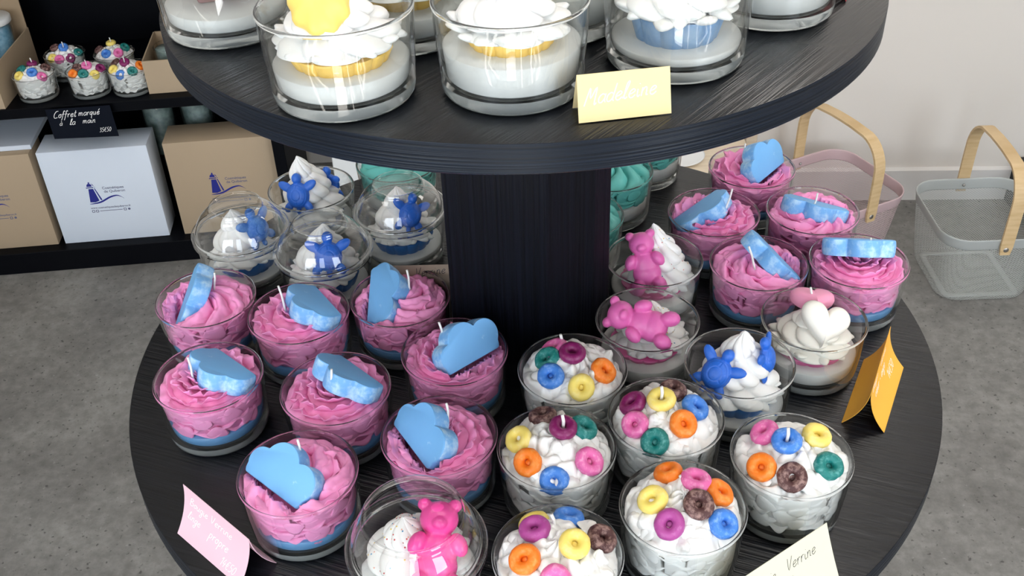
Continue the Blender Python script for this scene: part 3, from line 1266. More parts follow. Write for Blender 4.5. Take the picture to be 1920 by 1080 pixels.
def bear_mesh(mat, name='bear_topper', k=1.0):
    """gummy bear; local z out of the belly, y towards the head, about 45 mm tall"""
    m = MB()
    m.blob((0, 0, 0), (.0105 * k, .0135 * k, .0080 * k), None, 20, 14)
    m.blob((0, -.006 * k, .0008 * k), (.0110 * k, .0100 * k, .0080 * k), None, 20, 14)
    m.blob((0, .0175 * k, .0005 * k), (.0100 * k, .0092 * k, .0084 * k), None, 20, 14)
    m.blob((0, .0155 * k, .0070 * k), (.0042 * k, .0036 * k, .0038 * k), None, 12, 9)
    for s in (-1, 1):
        m.blob((s * .0078 * k, .0245 * k, 0), (.0038 * k, .0034 * k, .0038 * k), None, 12, 9)
        m.blob((s * .0105 * k, .0050 * k, .0045 * k), (.0045 * k, .0065 * k, .0050 * k), Matrix.Rotation(s * .5, 3, 'Z'), 12, 9)
        m.blob((s * .0082 * k, -.0150 * k, .0050 * k), (.0055 * k, .0070 * k, .0062 * k), Matrix.Rotation(s * .35, 3, 'Z'), 12, 9)
    return remeshed(m, name, mat, .0007, 4)


def heart_mesh(mat, w, th, name='heart_topper'):
    m = MB()
    rows = []
    na = 80
    for sgn, rng_ in ((1, range(0, 15)), (-1, range(13, -1, -1))):
        for i in rng_:
            s = max(i / 14, .004)
            row = []
            for k in range(na):
                t = 2 * PI * k / na
                x = 16 * math.sin(t) ** 3
                y = 13 * math.cos(t) - 5 * math.cos(2 * t) - 2 * math.cos(3 * t) - math.cos(4 * t)
                ss = s ** .8
                row.append((x / 16 * w * ss, (y / 16 + .12) * w * ss, sgn * th * (1 - s ** 2.6) ** .5))
            rows.append(row)
    m.grid(rows, closed_v=True)
    return m.mesh(name, [mat])


def put(name, me, parent, loc, R):
    o = link(name, me, parent)
    o.matrix_local = Matrix.Translation(Vector(loc)) @ R.to_4x4()
    return o


def sprinkle_mesh(seed, spots):
    rng = random.Random(seed)
    m = MB()
    for (x, y, z) in spots:
        m.blob((x, y, z), (.0008,) * 3, None, 6, 4, mi=rng.randrange(4))
    return m


SPR = [plain('red_sprinkle', (.55, .05, .05), .4), plain('yellow_sprinkle', (.85, .62, .12), .4), plain('blue_sprinkle', (.05, .25, .45), .4), plain('peach_sprinkle', (.85, .45, .35), .4)]


def jar_at(key, name, z=ZD):
    x, y = DATA['jar'][key]
    t = empty(name, (x, y, z + .0004))
    g = link('glass_jar', JAR, t)
    return t


# ---------------------------------------------------------------- pink cloud candles
CREAM_R = [pink_cream('ruffle', s) for s in (3, 8)]
CREAM_S = [pink_cream('swirl', s) for s in (5, 11, 21)]
CLOUD = cloud_mesh()
WAXB = wax_layer(.0205).mesh('wax_base', [M['wax_blue']])
co = [Vector(v.co) for v in CLOUD.vertices]
PINK = {
    'A': (CREAM_R[0], .3, 'pink whipped candle at the left rim, blue cloud tipped back, nearer than its neighbour behind'),
    'B': (CREAM_R[1], 1.0, 'pink ruffled candle, blue cloud leaning away behind its wick, second from the left rim'),
    'C': (CREAM_S[0], 2.2, 'pink swirled candle at the left rim behind, blue cloud standing on edge'),
    'D': (CREAM_R[0], 3.1, 'pink ruffled candle, blue cloud lying right of a tall wick, before the lidded turtles'),
    'E': (CREAM_S[1], .5, 'pink candle with blue cloud upright at its left, in front of the brown card'),
    'F': (CREAM_R[1], 4.0, 'pink candle with large smooth blue cloud facing front, left of the post foot'),
    'G': (CREAM_S[2], 5.2, 'pink swirled candle with a big speckled blue cloud, beside the pink card'),
    'H': (CREAM_R[0], 5.0, 'pink candle with a blue cloud leaning left, directly behind the lidded pink bear candle'),
    'T': (CREAM_R[1], 2.5, 'pink candle right of the post with a blue cloud lying across its left half'),
    'U': (CREAM_R[0], 1.9, 'rearmost pink candle on the right, shiny blue cloud facing front under the upper disc'),
    'V': (CREAM_S[0], 3.9, 'pink candle with flat blue cloud edge across its back, before the pink basket'),
    'Q': (CREAM_S[1], 4.4, 'pink candle with blue cloud strip slanting down right, behind the white heart candle'),
    'W': (CREAM_R[1], 5.6, 'pink ruffled candle at the right rim, blue cloud edge lying level on top'),
}
OUTL = cloud_outline()


def in_cloud(x, y):
    """soft inside test of the cloud outline, 1 inside, fading over 2 mm"""
    best = 1e9
    inside = False
    n_ = len(OUTL)
    for i in range(n_):
        x0, y0 = OUTL[i]
        x1, y1 = OUTL[(i + 1) % n_]
        if (y0 > y) != (y1 > y) and x < (x1 - x0) * (y - y0) / (y1 - y0) + x0:
            inside = not inside
        best = min(best, (x - x0) ** 2 + (y - y0) ** 2)
    d_ = math.sqrt(best)
    return 1.0 if inside else max(0.0, 1 - d_ / .0022)


def pressed_cream(me, rz, R, p):
    """copy of the cream, squashed where the cloud slab sits in it"""
    c = me.copy()
    rot_ = Matrix.Rotation(rz, 3, 'Z')
    Ri = R.transposed()
    nzc = max(R[2][2], .35)
    for v in c.vertices:
        q = rot_ @ v.co
        l = Ri @ (q - p)
        if l.z > -.0150 and abs(l.x) < .035 and abs(l.y) < .022:
            w_ = in_cloud(l.x, l.y)
            if w_ > 0:
                q.z -= w_ * min((l.z + .0150) / nzc, .03)
                q.z = max(q.z, .022)
        v.co = q
    return c


for key, (cream, rz, label) in PINK.items():
    t = jar_at(key, 'pink_cloud_candle')
    tag(t, label, 'candle', 'pink cloud candles on the lower tier')
    link('wax_base', WAXB, t)
    d = DATA['clouds'][key]
    R = Matrix((d[3:6], d[6:9], d[9:12]))
    p = Vector(d[:3])
    for _ in range(40):
        worst, dirv = 0, None
        for q in co:
            w_ = R @ q + p
            if w_.z < .0565:
                rr = math.hypot(w_.x, w_.y)
                lim = ri(min(w_.z, .0545)) - .0010
                if rr - lim > worst:
                    worst, dirv = rr - lim, Vector((w_.x, w_.y, 0)) / rr
        if worst < .0002:
            break
        p = p - dirv * worst * .7 + Vector((0, 0, worst * .35))
    link('whipped_cream', pressed_cream(cream, rz, R, p), t)
    put('cloud_topper', CLOUD, t, p, R)
    w = DATA['wicks'][key]
    wick(t, w[:3], w[3:])

# ---------------------------------------------------------------- cereal loop candles
LOOPC = [loop_cream(s) for s in (2, 6, 9)]
LOOPS = {
    'I': (0, 'white candle with coloured wax rings, rearmost of its kind, by the post foot'),
    'J': (1, 'white candle with wax rings round a yellow one, just before the open turtle candle'),
    'K': (2, 'white candle with wax rings, purple one at the wick, blue one against front glass'),
    'L': (0, 'white candle with two orange rings behind a cocoa ring, left of the cream card'),
    'M': (1, 'white candle with big yellow ring at its centre, cut by the bottom edge'),
    'S': (2, 'white candle with blue ring at its wick, alone at the right front'),
    's1': (0, 'small ring topped candle on the wall shelf, front left, touching the cardboard tray'),
    's2': (1, 'small ring topped candle on the wall shelf, front middle, pink ring on top'),
    's3': (2, 'small ring topped candle on the wall shelf, front right, purple ring on top'),
    's4': (1, 'small ring topped candle on the wall shelf, back left, blue ring on top'),
    's5': (0, 'small ring topped candle on the wall shelf, back right, yellow ring on top'),
}
for n_, (key, (ci, label)) in enumerate(LOOPS.items()):
    sh = key[0] == 's'
    t = jar_at(key, 'ring_topped_candle', ZS if sh else ZD)
    tag(t, label, 'candle', 'ring topped candles on the wall shelf' if sh else 'ring topped candles on the lower tier')
    link('whipped_cream', LOOPC[ci], t, rot=(0, 0, n_ * 1.37))
    view = Vector((0, 0, CAMZ)) - t.location
    view.normalize()
    rr_ = random.Random(n_ + 40)
    for c, x, y, z in DATA['rings'][key]:
        if c == 'purple' and key in ('L', 'M') or (c == 'purple' and key == 's3'):
            c = 'violet' if key != 's3' else c
        nrm = Vector((x * 26, y * 26, 1)).normalized() * 1.0 + view * .35
        nrm += Vector((rr_.uniform(-.12, .12), rr_.uniform(-.12, .12), 0))
        nrm.normalize()
        lim = .0335
        r_ = math.hypot(x, y)
        if r_ > lim:
            x, y = x * lim / r_, y * lim / r_
        put('wax_ring', RINGS[c], t, Vector((x, y, z)) + nrm * .0005, frame_from(nrm, (math.sin(n_ + z * 900), math.cos(n_ + z * 900), .1)))
    w = DATA['wicks'][key]
    at_ring = {'s1': 0, 's2': 1, 's3': 2, 's4': 2, 's5': 0, 'J': 0, 'K': 2, 'S': 0}
    if key in at_ring:
        c, x, y, z = DATA['rings'][key][at_ring[key]]
        w = [x, y, z, x - .0005, y, z + .0135]
    wick(t, w[:3], w[3:], .0013)

# ---------------------------------------------------------------- turtle candles
TURTLE = turtle_mesh(M['turtle'])
TURTLE_P = turtle_mesh(M['turtle_pale'])
CAKE_B = cake_mesh(M['cake_blue'], .0330, .0145, .0300)
WAXW = wax_layer(.0165).mesh('wax_base', [M['wax_white']])
WAXW_H = wax_layer(.0260).mesh('wax_base', [M['wax_white']])


def dome_lid(parent, R=.0485, H=.026, top=.0245, z=.0560, slots=True):
    m = MB()
    prof = [(R - .0042, z - .0062), (R, z - .0060), (R + .0004, z - .001), (R + .0002, z + .0012), (R - .0022, z + .0016), (R - .0030, z + .0006), (R - .0038, z + .0030)]
    for k in range(1, 12):
        a = (PI / 2) * k / 12
        bx, bz = math.cos(a), math.sin(a)
        lx, lz = 1 - k / 12, k / 12
        prof.append((top + (R - .0038 - top) * (.6 * bx + .4 * lx), z + .003 + H * .9 * (.6 * bz + .4 * lz)))
    prof += [(top + .0022, z + .003 + H * .93), (top + .0016, z + .0042 + H), (top + .0004, z + .0046 + H), (top - .0008, z + .0042 + H), (top - .0014, z + .0028 + H), (top - .0030, z + .0022 + H), (0, z + .0022 + H)]
    m.lathe(prof, 72)
    return m.build('dome_lid', M['plastic'], parent)


def turtle_candle(key, label, R0, z0, H, seed, turts, lid=False, tip=(0, 0), mat=None, dome=.026):
    t = jar_at(key, 'turtle_candle')
    tag(t, label, 'candle', 'turtle candles on the lower tier')
    link('wax_base', WAXW, t)
    link('scalloped_cake', CAKE_B, t)
    link('whipped_cream', soft_swirl('cream_swirl', M['white'], R0, z0, H, seed, tipdx=tip[0], tipdy=tip[1]), t)
    for (me, pos, n, up, s) in turts:
        o = put('turtle_topper', me, t, pos, frame_from(n, up))
        o.scale = (s, s, s)
    if lid:
        dome_lid(t, H=dome)
    return t


turtle_candle('P', 'open turtle candle in the right group, two royal blue turtles climbing a white swirl', .034, .0275, .058, 31,
              [(TURTLE, (-.0225, -.0150, .0570), (-.45, -.75, .62), (.28, -.1, 1), 1.0),
               (TURTLE, (.0205, -.0040, .0610), (.88, -.42, .2), (-.22, .05, 1), .95)], tip=(.002, .004))
turtle_candle('d0', 'open turtle candle at the back left with a tall white peak', .034, .0275, .066, 32,
              [(TURTLE, (-.0100, -.0230, .0600), (-.2, -.85, .5), (-.1, .1, 1), 1.0),
               (TURTLE, (.0190, .0150, .0510), (.6, .75, .2), (0, .1, 1), .9)], tip=(-.010, .002))
turtle_candle('d1', 'dome lidded turtle candle, leftmost on the lower tier, frosted blue turtle on its right', .033, .0275, .052, 33,
              [(TURTLE_P, (.0200, -.0090, .0620), (.75, -.6, .35), (-.3, .1, 1), 1.0)], True, tip=(-.006, .002))
turtle_candle('d2', 'dome lidded turtle candle, front one of the lidded pair nearest the pink candles', .033, .0275, .053, 34,
              [(TURTLE, (.0080, -.0200, .0590), (.15, -.85, .45), (.05, .1, 1), 1.05)], True, tip=(.002, .006))
turtle_candle('d3', 'dome lidded turtle candle standing against the left side of the black post', .031, .0275, .053, 35,
              [(TURTLE, (.0120, -.0180, .0590), (.4, -.8, .45), (.35, .1, 1), .95)], True, tip=(-.002, .004))

# ---------------------------------------------------------------- bear candles
BEAR = bear_mesh(M['bear'], k=1.22)
BEAR_H = bear_mesh(M['bear_hot'], k=1.36)
CAKE_P = cake_mesh(M['cake_pink'], .0320, .0230, .0320)


def bear_candle(key, label, R0, z0, H, seed, me, pos, n, up, s, tip, lid=False, spots=None):
    t = jar_at(key, 'bear_candle')
    tag(t, label, 'candle', 'pink bear candles on the lower tier')
    link('wax_base', WAXW_H, t)
    link('scalloped_cake', CAKE_P, t)
    sw = soft_swirl('cream_swirl', M['white'], R0, z0, H, seed, tipdx=tip[0], tipdy=tip[1], cx=tip[2], cy=tip[3])
    link('whipped_cream', sw, t)
    o = put('bear_topper', me, t, pos, frame_from(n, up))
    o.scale = (s, s, s)
    rng = random.Random(seed)
    vs = [v for v in sw.vertices if v.co.z > z0 + H * .25 and v.co.x > spots[0] and v.co.x < spots[1] and v.co.y < spots[2] and v.co.z < z0 + H * .92]
    pick = [rng.choice(vs) for _ in range(spots[3])]
    q = sprinkle_mesh(seed, [tuple(v.co + v.normal * .0004) for v in pick])
    o = q.build('sugar_sprinkles', SPR, t)
    o['kind'] = 'stuff'
    if lid:
        dome_lid(t, R=.0500, H=.027, top=.034)
    return t


bear_candle('N', 'pink bear candle, bear lying across white cream, just right of the post foot', .031, .029, .040, 41, BEAR,
            (-.0040, -.0130, .0600), (-.1, -.72, .70), (-1, .15, .42), 1.05, (0, .004, .004, .004), spots=(.004, .04, .02, 22))
bear_candle('O', 'pink bear candle behind, bear standing upright left of a tall white peak', .030, .029, .062, 42, BEAR,
            (-.0105, -.0160, .0580), (-.15, -.85, .42), (-.22, .1, 1), 1.0, (-.008, .002, .006, .004), spots=(.000, .04, .02, 24))
bear_candle('bl', 'lidded bear candle at the bottom centre, hot pink bear and sprinkled white cream', .0385, .029, .046, 43, BEAR_H,
            (.0150, -.0130, .0590), (.12, -.62, .78), (.10, .7, .7), 1.0, (-.006, .006, -.002, .002), True, spots=(-.035, .004, .03, 80))

# ---------------------------------------------------------------- heart candle
t = jar_at('R', 'heart_candle')
tag(t, 'candle with a white wax heart on white cream, left of the orange card', 'candle')
link('wax_base', wax_layer(.0235).mesh('wax_base', [M['wax_white']]), t)
link('scalloped_cake', cake_mesh(M['cake_pink'], .0330, .0205, .0310, 10), t)
link('whipped_cream', soft_swirl('cream_swirl', M['cream_white'], .0335, .0300, .034, 51, n=6, tipdy=.004, tipdx=-.002), t)
HEART = heart_mesh(M['cream_white'], .0225, .0085)
put('white_heart', HEART, t, (.0055, -.0115, .0565), frame_from((.15, -.66, .74), (.30, .7, .7)))
HEARTP = heart_mesh(M['heart_pink'], .0200, .0085)
put('pink_heart', HEARTP, t, (.0020, .0150, .0625), frame_from((.1, .15, 1), (.1, 1, .1)))
w = DATA['wicks']['R']
wick(t, w[:3], w[3:])

# ---------------------------------------------------------------- teal candles
TEALC = []
for s in (61, 62):
    rng = random.Random(s)
    m = MB()
    for q in range(4):
        frill(m, rng, .0300 + q * .0062, rng.uniform(.0026, .0040))
    petal_rows(m, rng, .028, .047, 2, 7)

    def fn(r, a, s=s):
        x, y = r * math.cos(a), r * math.sin(a)
        f = crease(a / (2 * PI) * 7 + 1.9 * (r / .04) ** .8 + .2 * nz((x, y, 0), 90, s))
        return .0475 + .012 * (1 - (r / .043) ** 2) + min(1, r / .01) * (f - .6) * .008
    field(m, fn, na=180, nr=44, z_in=.025)
    TEALC.append(m.mesh('teal_cream', [M['teal']]))
WAXW_T = wax_layer(.0265).mesh('wax_base', [M['wax_white']])
for key, lab in (('t1', 'teal swirled candle on white wax, right beside the post under the upper disc'),
                 ('t2', 'rearmost teal candle on the right, only its lower half showing under the upper disc'),
                 ('t3', 'teal candle at the back left, behind the open and lidded turtle candles'),
                 ('t4', 'teal candle mostly hidden by the post, a sliver showing at its right side')):
    t = jar_at(key, 'teal_candle')
    tag(t, lab, 'candle', 'teal candles behind the post')
    link('wax_base', WAXW_T, t)
    link('whipped_cream', TEALC[0 if key in ('t1', 't3') else 1], t, rot=(0, 0, .7 * len(lab)))

# ---------------------------------------------------------------- upper tier candles
CAKE_Y = cake_mesh(M['cake_yellow'], .0345, .0235, .0330, 16)
CAKE_L = cake_mesh(M['cake_light'], .0300, .0145, .0330, 12)
UP = {
    'u1': ('glass candle with a yellow shell on white cream on the upper tier', .0225, 'y', 'w'),
    'u2': ('glass candle with white cream over thin yellow cake, left of the yellow card', .0290, 'y', 'w'),
    'u3': ('glass candle with dusty blue cake under white cream, behind the yellow card', .0160, 'b', 'w'),
    'u0': ('glass candle with mauve brown block on white wax, far left upper tier', .0200, 'm', 'w'),
    'u4': ('yellow and white candle behind the two front ones, at their gap on the left', .0235, 'y', 'w'),
    'u5': ('white wax candle glass behind the gap left of the blue cake candle', .0300, 'w', 'w'),
    'u6': ('white wax candle at the back right of the upper tier', .0270, 'w', 'w'),
}
US = [soft_swirl('cream_swirl', M['white'], .036, .0300, .036, 71, n=7, turns=2.2), soft_swirl('cream_swirl', M['white'], .0335, .0300, .040, 72, n=7, turns=2.4)]
for i, (key, (lab, zw, kind, _)) in enumerate(UP.items()):
    t = jar_at(key, 'dessert_candle', ZU)
    tag(t, lab, 'candle', 'dessert candles on the upper tier')
    link('wax_base', wax_layer(zw).mesh('wax_base', [M['wax_white']]), t)
    if kind == 'y':
        cz = zw - .004
        me = cake_mesh(M['cake_yellow'], .0320 if key == 'u1' else .0280, cz, cz + .0125, 16)
        link('scalloped_cake', me, t)
    elif kind == 'b':
        link('scalloped_cake', CAKE_L, t)
    if kind in 'yb':
        o = link('whipped_cream', US[i % 2], t, rot=(0, 0, i * 1.9), loc=(0, 0, .002 if key != 'u2' else .006))
    if key == 'u1':
        m = MB()
        rows = []
        for a_ in range(25):
            u = PI * a_ / 24
            row = []
            for b_ in range(49):
                v_ = 2 * PI * b_ / 48
                fl = 1 + .05 * math.cos(9 * v_)
                row.append((.0175 * math.sin(u) * math.cos(v_) * fl, .0230 * math.sin(u) * math.sin(v_) * fl, .0085 * math.cos(u)))
            rows.append(row)
        m.grid(rows)
        put('shell_topper', m.mesh('shell_topper', [M['yellow_top']]), t, (-.0070, -.0070, .0590), frame_from((-.1, -.45, .9), (-.3, 1, .3)))
    if kind == 'm':
        m = MB()
        m.box(-.020, -.011, 0, .020, .013, .030)
        o = bevelled('mauve_block', m, M['brown_top'], t, .003, 2, loc=(.000, .004, zw), rot=(0, 0, .3))
        m = MB()
        m.add([(-.005, -.0125, .0285), (.007, -.0125, .0285), (.0015, -.0125, .004), (-.005, -.0111, .0285), (.007, -.0111, .0285), (.0015, -.0111, .004)],
              [(0, 2, 1), (3, 4, 5), (0, 1, 4, 3), (1, 2, 5, 4), (2, 0, 3, 5)])
        m.build('pale_inlay', M['wax_white'], t, False, loc=(.000, .004, zw), rot=(0, 0, .3))
        link('whipped_cream', US[0], t, rot=(0, 0, 2.2), loc=(0, .002, .014))
    if kind == 'w':
        link('whipped_cream', US[1], t, rot=(0, 0, i), loc=(0, 0, .008))

# ---------------------------------------------------------------- handwriting
G = {  # single stroke letters on a unit grid: x-height 1, ascender 2, descender -1
    'a': (.9, [[(.8, .8), (.5, 1), (.15, .8), (.05, .4), (.2, .05), (.5, .05), (.8, .5), (.82, 1), (.8, .3), (.95, 0)]]),
    'd': (.95, [[(.8, .8), (.5, 1), (.15, .8), (.05, .4), (.2, .05), (.5, .05), (.8, .5), (.95, 2), (.8, .3), (.98, 0)]]),
    'e': (.85, [[(.1, .45), (.5, .55), (.75, .8), (.5, 1), (.2, .8), (.08, .4), (.25, .05), (.55, .03), (.85, .3)]]),
    'l': (.55, [[(0, .1), (.3, 1), (.5, 1.8), (.4, 2), (.2, 1.6), (.15, .4), (.3, .02), (.55, .2)]]),
    'i': (.45, [[(.1, .9), (.15, .2), (.3, 0), (.45, .2)], [(.2, 1.45), (.23, 1.52)]]),
    'n': (.95, [[(.1, 1), (.12, 0)], [(.12, .55), (.35, .95), (.6, .95), (.68, .5), (.7, .1), (.9, .1)]]),
    'm': (1.4, [[(.1, 1), (.12, 0)], [(.12, .6), (.35, .98), (.55, .85), (.58, .05)], [(.58, .6), (.8, .98), (1.03, .85), (1.08, .1), (1.3, .1)]]),
    'o': (.85, [[(.45, 1), (.15, .8), (.08, .35), (.3, .02), (.62, .15), (.72, .6), (.45, 1), (.85, .9)]]),
    'u': (.95, [[(.1, 1), (.1, .3), (.3, .02), (.6, .2), (.7, 1), (.72, .2), (.92, .05)]]),
    'g': (.9, [[(.75, .8), (.45, 1), (.12, .8), (.08, .35), (.3, .08), (.7, .5), (.75, 1), (.7, -.6), (.4, -1), (.1, -.75), (.5, -.2), (.9, .2)]]),
    'r': (.7, [[(.1, 1), (.15, 0)], [(.15, .55), (.35, .95), (.65, .95)]]),
    'p': (.9, [[(.15, 1), (.1, -1)], [(.13, .7), (.4, 1), (.75, .75), (.65, .2), (.35, .02), (.13, .2)]]),
    'f': (.65, [[(.7, 1.7), (.5, 2), (.3, 1.6), (.2, 0), (.05, -.8)], [(.0, .95), (.6, 1.05)]]),
    't': (.6, [[(.35, 1.8), (.22, .3), (.38, 0), (.6, .2)], [(.02, 1.1), (.6, 1.2)]]),
    'q': (.9, [[(.75, .8), (.45, 1), (.12, .8), (.08, .35), (.3, .08), (.7, .5), (.75, 1), (.65, -1)]]),
    's': (.7, [[(.6, .9), (.3, 1), (.15, .75), (.5, .45), (.5, .1), (.2, 0), (.05, .15)]]),
    'c': (.75, [[(.65, .85), (.4, 1), (.12, .7), (.12, .25), (.35, 0), (.7, .2)]]),
    'é': (.85, [[(.1, .45), (.5, .55), (.75, .8), (.5, 1), (.2, .8), (.08, .4), (.25, .05), (.55, .03), (.85, .3)], [(.4, 1.3), (.7, 1.75)]]),
    'à': (.9, [[(.8, .8), (.5, 1), (.15, .8), (.05, .4), (.2, .05), (.5, .05), (.8, .5), (.82, 1), (.8, .3), (.95, 0)], [(.3, 1.75), (.6, 1.3)]]),
    'œ': (1.4, [[(.45, 1), (.15, .8), (.08, .35), (.3, .02), (.62, .15), (.72, .6), (.45, 1)], [(.7, .45), (1.1, .55), (1.2, .85), (.95, 1), (.72, .6), (.85, .05), (1.2, .05), (1.4, .3)]]),
    'v': (.8, [[(.05, 1), (.3, 0), (.65, 1), (.85, .95)]]),
    'M': (1.5, [[(0, -.1), (.35, 1.9), (.6, .7), (1.15, 1.9), (1.2, 0), (1.45, .1)]]),
    'B': (1.15, [[(.15, 1.9), (.1, 0)], [(0, 1.7), (.6, 2), (.9, 1.6), (.3, 1.05), (.95, .8), (.9, .15), (.4, -.05), (.05, .1)]]),
    'V': (1.1, [[(0, 1.9), (.4, 0), (.95, 2)]]),
    'C': (1.2, [[(1.1, 2), (.6, 1.95), (.15, 1.2), (.12, .4), (.45, -.05), (1.1, .15)]]),
    'D': (1.2, [[(.15, 1.9), (.1, 0), (.7, .1), (1.0, .8), (.8, 1.7), (0, 1.9)]]),
    '1': (.6, [[(.05, 1.4), (.4, 1.9), (.35, 0)]]),
    '3': (.9, [[(.1, 1.8), (.7, 1.8), (.35, 1.1), (.75, .7), (.6, .1), (.1, .05)]]),
    '4': (.95, [[(.5, 1.9), (.05, .7), (.85, .75)], [(.6, 1.2), (.5, 0)]]),
    '5': (.9, [[(.8, 1.9), (.25, 1.85), (.2, 1.1), (.7, 1.0), (.7, .3), (.3, 0), (.05, .1)]]),
    '0': (.9, [[(.45, 1.9), (.1, 1.3), (.12, .3), (.45, 0), (.75, .5), (.75, 1.4), (.45, 1.9)]]),
    '€': (1.0, [[(.9, 1.8), (.5, 1.9), (.2, 1.2), (.2, .5), (.5, 0), (.9, .1)], [(0, 1.15), (.7, 1.2)], [(0, .75), (.65, .8)]]),
    '-': (.7, [[(.1, .6), (.6, .65)]]),
    ' ': (.7, []),
}


def smooth_line(pts, k=4):
    if len(pts) < 3:
        return [Vector(p) for p in pts]
    P = [Vector(p) for p in pts]
    P = [P[0]] + P + [P[-1]]
    out = []
    for i in range(1, len(P) - 2):
        for j in range(k):
            t = j / k
            a, b, c, d = P[i - 1], P[i], P[i + 1], P[i + 2]
            out.append(.5 * ((2 * b) + (c - a) * t + (2 * a - 5 * b + 4 * c - d) * t * t + (3 * b - a - 3 * c + d) * t ** 3))
    out.append(P[-2])
    return out


def write(lines, surf, ink, parent, slant=.25, pen=.12):
    """lines: (text, u0, v0, height per x-unit, angle); surf(u, v) -> (point, normal); metres on the card"""
    m = MB()
    for text, u0, v0, s, ang in lines:
        x = 0
        for ch in text:
            wdt, strokes = G[ch]
            for st in strokes:
                L = smooth_line([(a + x + slant * b, b) for a, b in st])
                L = [Vector((u0 + (p.x * math.cos(ang) - p.y * math.sin(ang)) * s, v0 - (p.x * math.sin(ang) + p.y * math.cos(ang)) * s)) for p in L]
                rows = []
                for i, p in enumerate(L):
                    tt = (L[min(i + 1, len(L) - 1)] - L[max(i - 1, 0)])
                    tt = tt.normalized() if tt.length > 1e-9 else Vector((1, 0))
                    nn = Vector((-tt.y, tt.x)) * s * pen * .5
                    a, na = surf(p.x + nn.x, p.y + nn.y)
                    b, nb = surf(p.x - nn.x, p.y - nn.y)
                    rows.append([a + na * .00005, a + na * .00025, b + nb * .00025, b + nb * .00005])
                m.grid(rows, closed_v=True)
            x += wdt + .12
    return m.build('handwriting', ink, parent, False)


def sheet(m, fn, nu=2, nv=10, th=.00035):
    A = [[fn(i / nu, j / nv) for j in range(nv + 1)] for i in range(nu + 1)]
    F_ = [[p + n * th * .5 for p, n in r] for r in A]
    B_ = [[p - n * th * .5 for p, n in r] for r in A]
    rows = []
    n0 = len(m.v)
    m.grid(F_)
    m.grid([list(reversed(r)) for r in B_])
    # edges
    def strip(a, b):
        m.grid([a, b])
    strip([r[0] for r in B_], [r[0] for r in F_])
    strip([r[-1] for r in F_], [r[-1] for r in B_])
    strip(F_[0], B_[0])
    strip(B_[-1], F_[-1])


def tent_card(name, label, mat, A, B, FA, FB, sag, back=None, sagb=None, writing=None, ink=None, group='folded name cards', slant=.25, pen=.12):
    """folded card: ridge A-B, front foot FA-FB, back foot given by back=(BA, BB)"""
    A, B, FA, FB = map(Vector, (A, B, FA, FB))
    o = (A + B + FA + FB) / 4
    base = Vector((o.x, o.y, min(FA.z, FB.z)))
    t = empty(name, base)
    tag(t, label, 'card', group)
    A, B, FA, FB = A - base, B - base, FA - base, FB - base
    W_ = (B - A).length
    H_ = ((FA - A).length + (FB - B).length) / 2

    def surf01(u, v, P=(A, B, FA, FB), sg=sag, flip=1):
        a, b, c, d = P
        p = (a * (1 - u) + b * u) * (1 - v) + (c * (1 - u) + d * u) * v
        du = (b - a).normalized()
        dv = ((c - a) + (d - b)).normalized()
        n = dv.cross(du).normalized() * flip
        p = p - n * sg * 4 * v * (1 - v)
        dn = -n * sg * 4 * (1 - 2 * v)
        dv2 = (dv * H_ + dn).normalized()
        nn = dv2.cross(du).normalized() * flip
        return p, nn
    m = MB()
    sheet(m, lambda u, v: surf01(u, v), 4, 12)
    m.build('front_leaf', mat, t)
    if back:
        BA, BB = Vector(back[0]) - base, Vector(back[1]) - base
        m = MB()
        sheet(m, lambda u, v: surf01(u, v, (A, B, BA, BB), sagb if sagb is not None else sag, -1), 4, 12)
        m.build('back_leaf', mat, t)
    if writing:
        write(writing, lambda x, y: surf01(x / W_, y / H_), ink, t, slant, pen)
    return t


tent_card('name_card', 'yellow folded card reading Madeleine on the upper tier', M['card_yellow'],
          (.0404, .5460, 1.2296), (.0935, .5541, 1.2290), (.0412, .5372, ZU + .0008), (.0944, .5450, ZU + .0008), 0,
          ((.0390, .5560, ZU + .0008), (.0925, .5640, ZU + .0008)),
          writing=[('Madeleine', .0035, .0170, .0047, .06)], ink=M['ink_white'], slant=.35)
tent_card('name_card', 'pink folded card with white handwriting at the lower left rim', M['card_pink'],
          (-.2573, .5729, .8895), (-.1985, .5198, .8850), (-.2690, .5630, ZD + .0008), (-.2105, .5085, ZD + .0008), .0035,
          ((-.2455, .5830, ZD + .0008), (-.1865, .5300, ZD + .0008)),
          writing=[('Bougie', .0070, .0150, .0038, -.02), ('Verrine', .0330, .0155, .0040, -.02), ('linge', .0060, .0275, .0036, -.05), ('propre', .0330, .0290, .0042, -.02), ('14€50', .052, .041, .0036, 0)], ink=M['ink_white'])
tent_card('name_card', 'orange folded card standing open at the right rim of the lower tier', M['card_orange'],
          (.2926, .6487, .8879), (.3329, .7300, .8881), (.3080, .6420, ZD + .0008), (.3500, .7230, ZD + .0008), .0045,
          ((.2760, .6560, ZD + .0008), (.3180, .7360, ZD + .0008)),
          writing=[('Bougie', .008, .0090, .0038, .02), ('verrine', .044, .0090, .0038, .02), ('cœur - ange', .016, .0205, .0040, .02), ('14€50', .058, .0340, .0042, .02)], ink=M['ink_white'])
tent_card('name_card', 'cream folded card with black handwriting at the bottom right of the lower tier', M['card_cream'],
          (.1322, .4533, .8895), (.2191, .5104, .8895), (.1430, .4290, ZD + .0008), (.2305, .4860, ZD + .0008), .001,
          ((.1230, .4720, ZD + .0008), (.2098, .5290, ZD + .0008)),
          writing=[('Bougie', .026, .0155, .0040, 0), ('Verrine', .0600, .0155, .0045, 0), ('Donuts', .040, .0290, .0046, 0)], ink=M['ink_black'], pen=.10)
